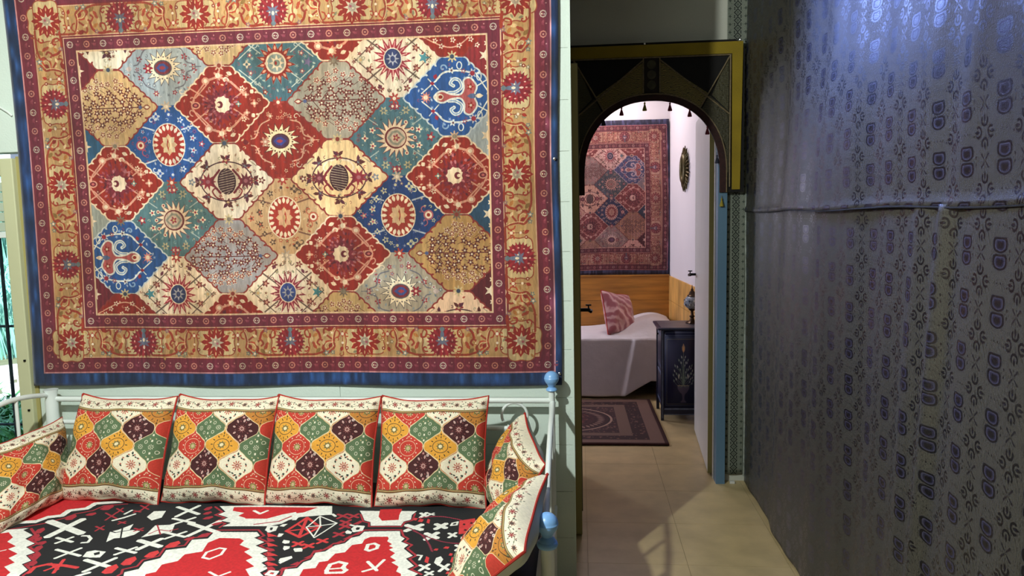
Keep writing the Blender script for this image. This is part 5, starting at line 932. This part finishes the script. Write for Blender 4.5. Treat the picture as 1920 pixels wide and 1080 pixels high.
def arcz(x,e=.045):
    t=(x-cx)/(HWD+e); return SPR+(AP-SPR+e)*max(0,1-abs(t)**2.1)**.48
def panel(poly,m): flat(poly,4.279,4.274).make('embroidered_panel',m,ar)
for s in (1,-1):
    X=lambda d:cx+s*d
    # brocade beside the keystone
    panel([(X(.045),ZP-.02),(X(.045),arcz(X(.045))),(X(.12),arcz(X(.12))),(X(.19),arcz(X(.19))),(X(.265),arcz(X(.265))+.0),(X(.31),2.235)],M_brA)
    panel([(X(.315),2.225),(X(.275),arcz(X(.275))),(X(.33),arcz(X(.33))),(X(.37),arcz(X(.37))),(X(.405),1.95),(X(.415),1.80),(XP if s>0 else X(.42),1.80),(XP if s>0 else X(.42),2.13)],M_brB)
    panel([(X(.33),2.225),(X(.42),2.135),(X(.42),2.425),(X(.413),2.425)],M_brC)
    for p,q in (((.045,ZP-.01),(.425,2.12)),((.425,ZP-.005),(.265,arcz(X(.265)))),((.045,ZP),(.045,arcz(X(.045))))):
        G().tube([(X(p[0]),4.270,p[1]),(X(q[0]),4.270,q[1])],.0042,6).make('cord',M_gold,ar)
    G().tube([(X(.428),4.270,ZP),(X(.428),4.270,1.72)],.0045,6).make('cord',M_gold,ar)
panel([(cx-.036,ZP),(cx+.036,ZP),(cx+.036,arcz(cx)),(cx-.036,arcz(cx))],mat('keystone_cloth','1a0d0c',.85,bump=.3))
for z in (2.40,2.345,2.29): G().lathe([(.001,0),(.026,-.001),(.024,-.004),(.001,-.005)],(cx,4.274,z),16,'y').make('rosette',mat('dull_gold','37311c',.7,noise=.4,nscale=50),ar)
G().tube([(XL,4.270,2.440),(XR-.075,4.270,2.438)],.004,6).make('cord',M_gold,ar)
M_tr=mat('wine_tassel','6a1622',.8,noise=.3,nscale=80); M_tg=mat('olive_tassel','8c7c24',.8,noise=.3,nscale=80); M_tb=mat('navy_tassel','17182c',.8)
for x,z,m in ((.139,2.125,M_tb),(.239,2.178,M_tr),(.367,2.200,M_tg),(.506,2.195,M_tr),(.614,2.160,M_tr),(.711,2.06,M_tr),(.765,1.90,M_tb),(.792,1.66,M_tg)):
    t_=G().tube([(x,4.277,z+.012),(x,4.276,z-.005)],.0014,5).make('tassel',m,ar)
    G().lathe([(.001,0),(.0045,-.002),(.0055,-.008),(.0035,-.012),(.008,-.026),(.0125,-.042),(.0115,-.047),(.001,-.047)],(x,4.276,z-.002),10).make('fringe',m,t_)
for i,(x,z) in enumerate(((.367,2.515),(.885,2.517))):
    G().lathe([(.001,0),(.005,-.001),(.006,-.003),(.002,-.005)],(x,4.272,z),8,'y').make('tack',M_nick,label=['silver tack in the top edge of the arched hanging above its keystone','silver tack in the top right corner of the arched hanging'][i],cat='tack')
# ------------------------------------------------------------ doors
def handle(parent,x,y,z,sgn,plate=True):
    h=G().box(min(x,x+sgn*.006),max(x,x+sgn*.006),y-.022,y+.022,z-.11,z+.10).make('handle_plate',M_black,parent,bev=.002) if plate else None
    h2=G().tube([(x,y,z),(x+sgn*.045,y,z)],.009,10).make('door_handle',M_black,parent)
    G().tube([(x+sgn*.045,y,z-.004),(x+sgn*.05,y-.03,z),(x+sgn*.048,y-.09,z+.002)],[.010,.009,.007],8).make('lever',M_black,h2)
    G().tube([(x+sgn*.038,y,z),(x+sgn*.038,y,z+.022),(x+sgn*.024,y,z+.024),(x+sgn*.052,y,z+.024)],.004,6).make('latch_knob',M_black,h2)
dl=empty('door_leaf',(-.02,3.9,0),'left door leaf folded back along the passage, seen by its grey-green edge','door leaf')
B(-.046,-.004,3.55,4.27,.008,2.285).make('leaf_panel',M_olive,dl,bev=.002)
B(-.004,0,3.62,4.20,.10,2.15).make('raised_panel',M_grn,dl)
handle(dl,0,3.66,1.115,1,False)
dr=empty('door_leaf',(.77,4.9,0),'right door leaf standing open into the bedroom, pale face and raw wood edge','door leaf')
slab([(.755,4.452),(.797,4.452),(.852,5.352),(.810,5.352)],.01,2.20).make('leaf_panel',M_door,dr,bev=.002)
slab([(.7535,4.447),(.7985,4.447),(.7985,4.4515),(.7535,4.4515)],.01,2.20).make('raw_edge',M_olive,dr)
for z in (1.80,.35,1.10): B(.797,.815,4.44,4.47,z-.05,z+.05).make('hinge',M_black,dr,bev=.002)
handle(dr,.804,5.28,1.145,-1,False)
# ------------------------------------------------------------ bedroom
hb=empty('headboard_panel',(.1,6.98,.3),'orange pine wainscot boards behind the bed, running round the corner','wainscot')
for k,(z0,z1) in enumerate(((.30,.535),(.537,.765),(.767,.99))):
    B(-2.0,.838,6.955,6.995,z0,z1).make('board',M_wood,hb,bev=.002)
    slab([(.815,6.985),(.836,6.985),(.948,5.45),(.925,5.45)],z0,z1).make('side_board',M_woodd,hb,bev=.002)
B(-2.0,.82,6.95,6.998,.99,1.002).make('cap_moulding',M_wood,hb)
bd=empty('bed',(-.4,6.62,0),'bed under a white quilted bedspread in the back bedroom','bed')
B(-1.3,.78,6.36,6.93,.12,.44).make('mattress',mat('ticking_2','b8b4b0',.9),bd,bev=.04)
B(-1.25,.76,6.38,6.9,.09,.13).make('bed_base',M_blk,bd)
for x,y in ((-1.2,6.42),(.70,6.42),(.70,6.86)): B(x-.025,x+.025,y-.025,y+.025,0,.1).make('leg',M_blk,bd)
M_spr=mat('quilted_cotton','c6bebe',.85,noise=.04,nscale=10,bump=.35,bscale=26)
def spr(u,v):
    x=-1.33+2.12*u; s=v*1.14
    hem=.022 if x<.34 else .022+.14*min(1,(x-.34)/.25)
    if s<.50:
        q=s/.50; z=hem+(.515-hem)*q; d=x-(.35+.10*q); y=6.315-.012*(1-q)*math.sin(x*11)-.035*(1-q)-(.075*(1-.7*q)*math.exp(-max(0,d)/.22)/(1+math.exp(-d/.006)) if abs(d)<2 else 0)
    else:
        y=6.315+(s-.50); z=.522-.02*math.exp(-((s-.5)/.03))
        z+=.13*math.exp(-((x-.62)/.26)**2)*min(1,(s-.5)/.25) + .004*fbm(x*6,y*6)
    return x,min(y,6.945),z
G().grid(spr,240,60).make('bedspread',M_spr,bd,thick=.006)
# satin cushion
M_sat=mat('pink_satin','9c5a66',.32,Sheen_Weight=.3); N=M_sat.node_tree.nodes; L=M_sat.node_tree.links
wv=N.new('ShaderNodeTexWave'); wv.inputs['Scale'].default_value=6; wv.inputs['Distortion'].default_value=11; wv.inputs['Detail'].default_value=3; wv.bands_direction='DIAGONAL'; tc=N.new('ShaderNodeTexCoord'); L.new(tc.outputs['Object'],wv.inputs[0])
cr=N.new('ShaderNodeValToRGB'); E_=cr.color_ramp.elements; E_[0].color=(.34,.09,.11,1); E_[0].position=.3; E_[1].color=(.62,.36,.35,1); E_[1].position=.95; L.new(wv.outputs['Fac'],cr.inputs[0]); L.new(cr.outputs[0],N['Principled BSDF'].inputs['Base Color'])
sc=pillow('satin_cushion','striped pink satin cushion propped on the bedspread in the back bedroom','cushion',None,.20,.20,.07,M_sat,M_sat,5,n=30)
place(sc,(.36,6.52,.50),rx=-.35,rz=.85,ry=.20)
# nightstand
ns=empty('nightstand',(.76,5.78,0),'dark blue painted nightstand with a vase of flowers on its door','nightstand')
M_nav=mat('navy_lacquer','161c38',.35,noise=.1,nscale=8); M_ed=mat('grey_line_paint','59627a',.45,noise=.3,nscale=30); M_top=mat('grey_top_paint','55525c',.35,noise=.25,nscale=12)
M_cf=pattern('case_painting',casefront(),rough=.4,weave=.05)
B(.610,.925,5.625,5.96,.09,.70).make('case',M_nav,ns,bev=.003)
G().box(.575,.945,5.585,5.985,.700,.715).make('table_top',M_nav,ns,bev=.004)
G().box(.60,.925,5.60,5.97,.7155,.7175).make('top_inlay',M_top,ns)
for x,y in ((.601,5.612),(.911,5.612),(.601,5.95),(.911,5.95)): B(x,x+.022,y,y+.022,0,.70).make('post',M_nav,ns,bev=.002)
for x in (.607,.917): B(x,x+.008,5.610,5.6125,.02,.69).make('painted_line',M_ed,ns)
g=G().grid(lambda u,v:(.625+.285*u,5.618-.002,.10+.59*v),1,1); dro=g.make('door_panel',M_cf,ns,thick=.006)
G().box(.625,.910,5.610,5.616,.085,.098).box(.625,.910,5.610,5.616,.045,.052).make('apron_line',M_ed,ns)
B(.623,.912,5.615,5.630,.045,.10).make('apron',M_nav,ns)
for z0,z1 in ((.12,.36),(.40,.66)): 
    B(.6065,.612,5.66,5.92,z0,z1).make('side_panel',M_ed,ns,bev=.001); B(.6050,.607,5.68,5.90,z0+.02,z1-.02).make('side_field',M_nav,ns)
G().tube([(.600,5.80,.64),(.588,5.80,.64)],.007,8).make('knob',M_black,ns)
# mosaic lamp
lm=empty('mosaic_lamp',(.86,5.82,.7175),'oriental lamp with bulbous mosaic glass shade and bronze foot on the nightstand','lamp')
M_brz=mat('bronze','4a3a2c',.35,metal=.8,noise=.2,nscale=30); M_mos=mat('mosaic_glass','8f9aa6',.15,noise=.5,nscale=60)
G().lathe([(.048,0),(.050,.006),(.040,.014),(.020,.024),(.014,.045),(.022,.055),(.012,.066),(.011,.095),(.026,.106),(.030,.115)],(.86,5.82,.7175),20).make('foot',M_brz,lm)
G().lathe([(.028,.115),(.050,.130),(.060,.150),(.061,.170),(.052,.195),(.036,.212)],(.86,5.82,.7175),24).make('shade',M_mos,lm)
G().lathe([(.037,.210),(.040,.216),(.026,.226),(.020,.245),(.010,.256),(.012,.264),(.005,.272),(.002,.300)],(.86,5.82,.7175),20).make('lid',M_brz,lm)
for a in range(10):
    for zz in (.150,.178): G().lathe([(.001,-.004),(.009,-.003),(.009,.003),(.001,.004)],(.86+.0585*math.cos(a*PI/5+zz*20),5.82+.0585*math.sin(a*PI/5+zz*20),.7175+zz),6,'x').make('mosaic_bead',M_nav if a%2 else M_door,lm)
G().tube([(.875,5.81,.80),(.905,5.80,.80)],.004,6).make('switch_key',M_brz,lm)
# sunburst mirror on the slanted wall
mi=empty('sunburst_mirror',(.868,6.3,1.93),'small oval sunburst mirror with gilt rays on the bedroom wall','mirror')
M_gilt=mat('dark_gilt','4f4522',.4,metal=.5,noise=.4,nscale=50); wx=lambda y,d=0:.82+(7.1-y)/2.63*.185-d
yc,zc=6.28,1.928
mi.location=(wx(yc),yc,zc)
g=G(); n=40; b=0
for k in range(n): a=2*PI*k/n; g.v.append((wx(yc+.04*math.cos(a),.022),yc+.04*math.cos(a),zc+.08*math.sin(a)))
g.f.append(tuple(range(n))); g.make('mirror_glass',mat('silvered_glass','d8d8dc',.05,metal=1),mi)
G().tube([(wx(yc+.065*math.cos(a),.020),yc+.065*math.cos(a),zc+.100*math.sin(a)) for a in np.linspace(0,2*PI,41)],.026,10).make('rim',M_gilt,mi)
for k in range(30):
    a=2*PI*k/30; r1=1.0; L_=.055 if k%2 else .078
    p=(wx(yc+.085*math.cos(a),.018),yc+.085*math.cos(a),zc+.112*math.sin(a)); y2=yc+(.085+L_)*math.cos(a); z2=zc+(.112+L_)*math.sin(a)
    G().tube([p,(wx((p[1]+y2)/2,.018),(p[1]+y2)/2,(p[2]+z2)/2),(wx(y2,.014),y2,z2)],[.008,.010,.003],6).make('ray',M_gilt,mi)
# floor rug
M_fr=pattern('floor_rug_print',floorrug(),rough=.9,weave=.4,wscale=400,gain=(.50,.37,.32))
def frf(u,v):
    return -.90+1.49*u+.012*(1-v)*0-.02*v, 4.985+1.22*v+.004*math.sin(u*9), .010+.001*math.sin(u*12+v*9)
G().grid(frf,40,30).make('floor_rug',M_fr,thick=.010,label='dark red rug with an oval medallion on the bedroom floor before the bed',cat='rug')
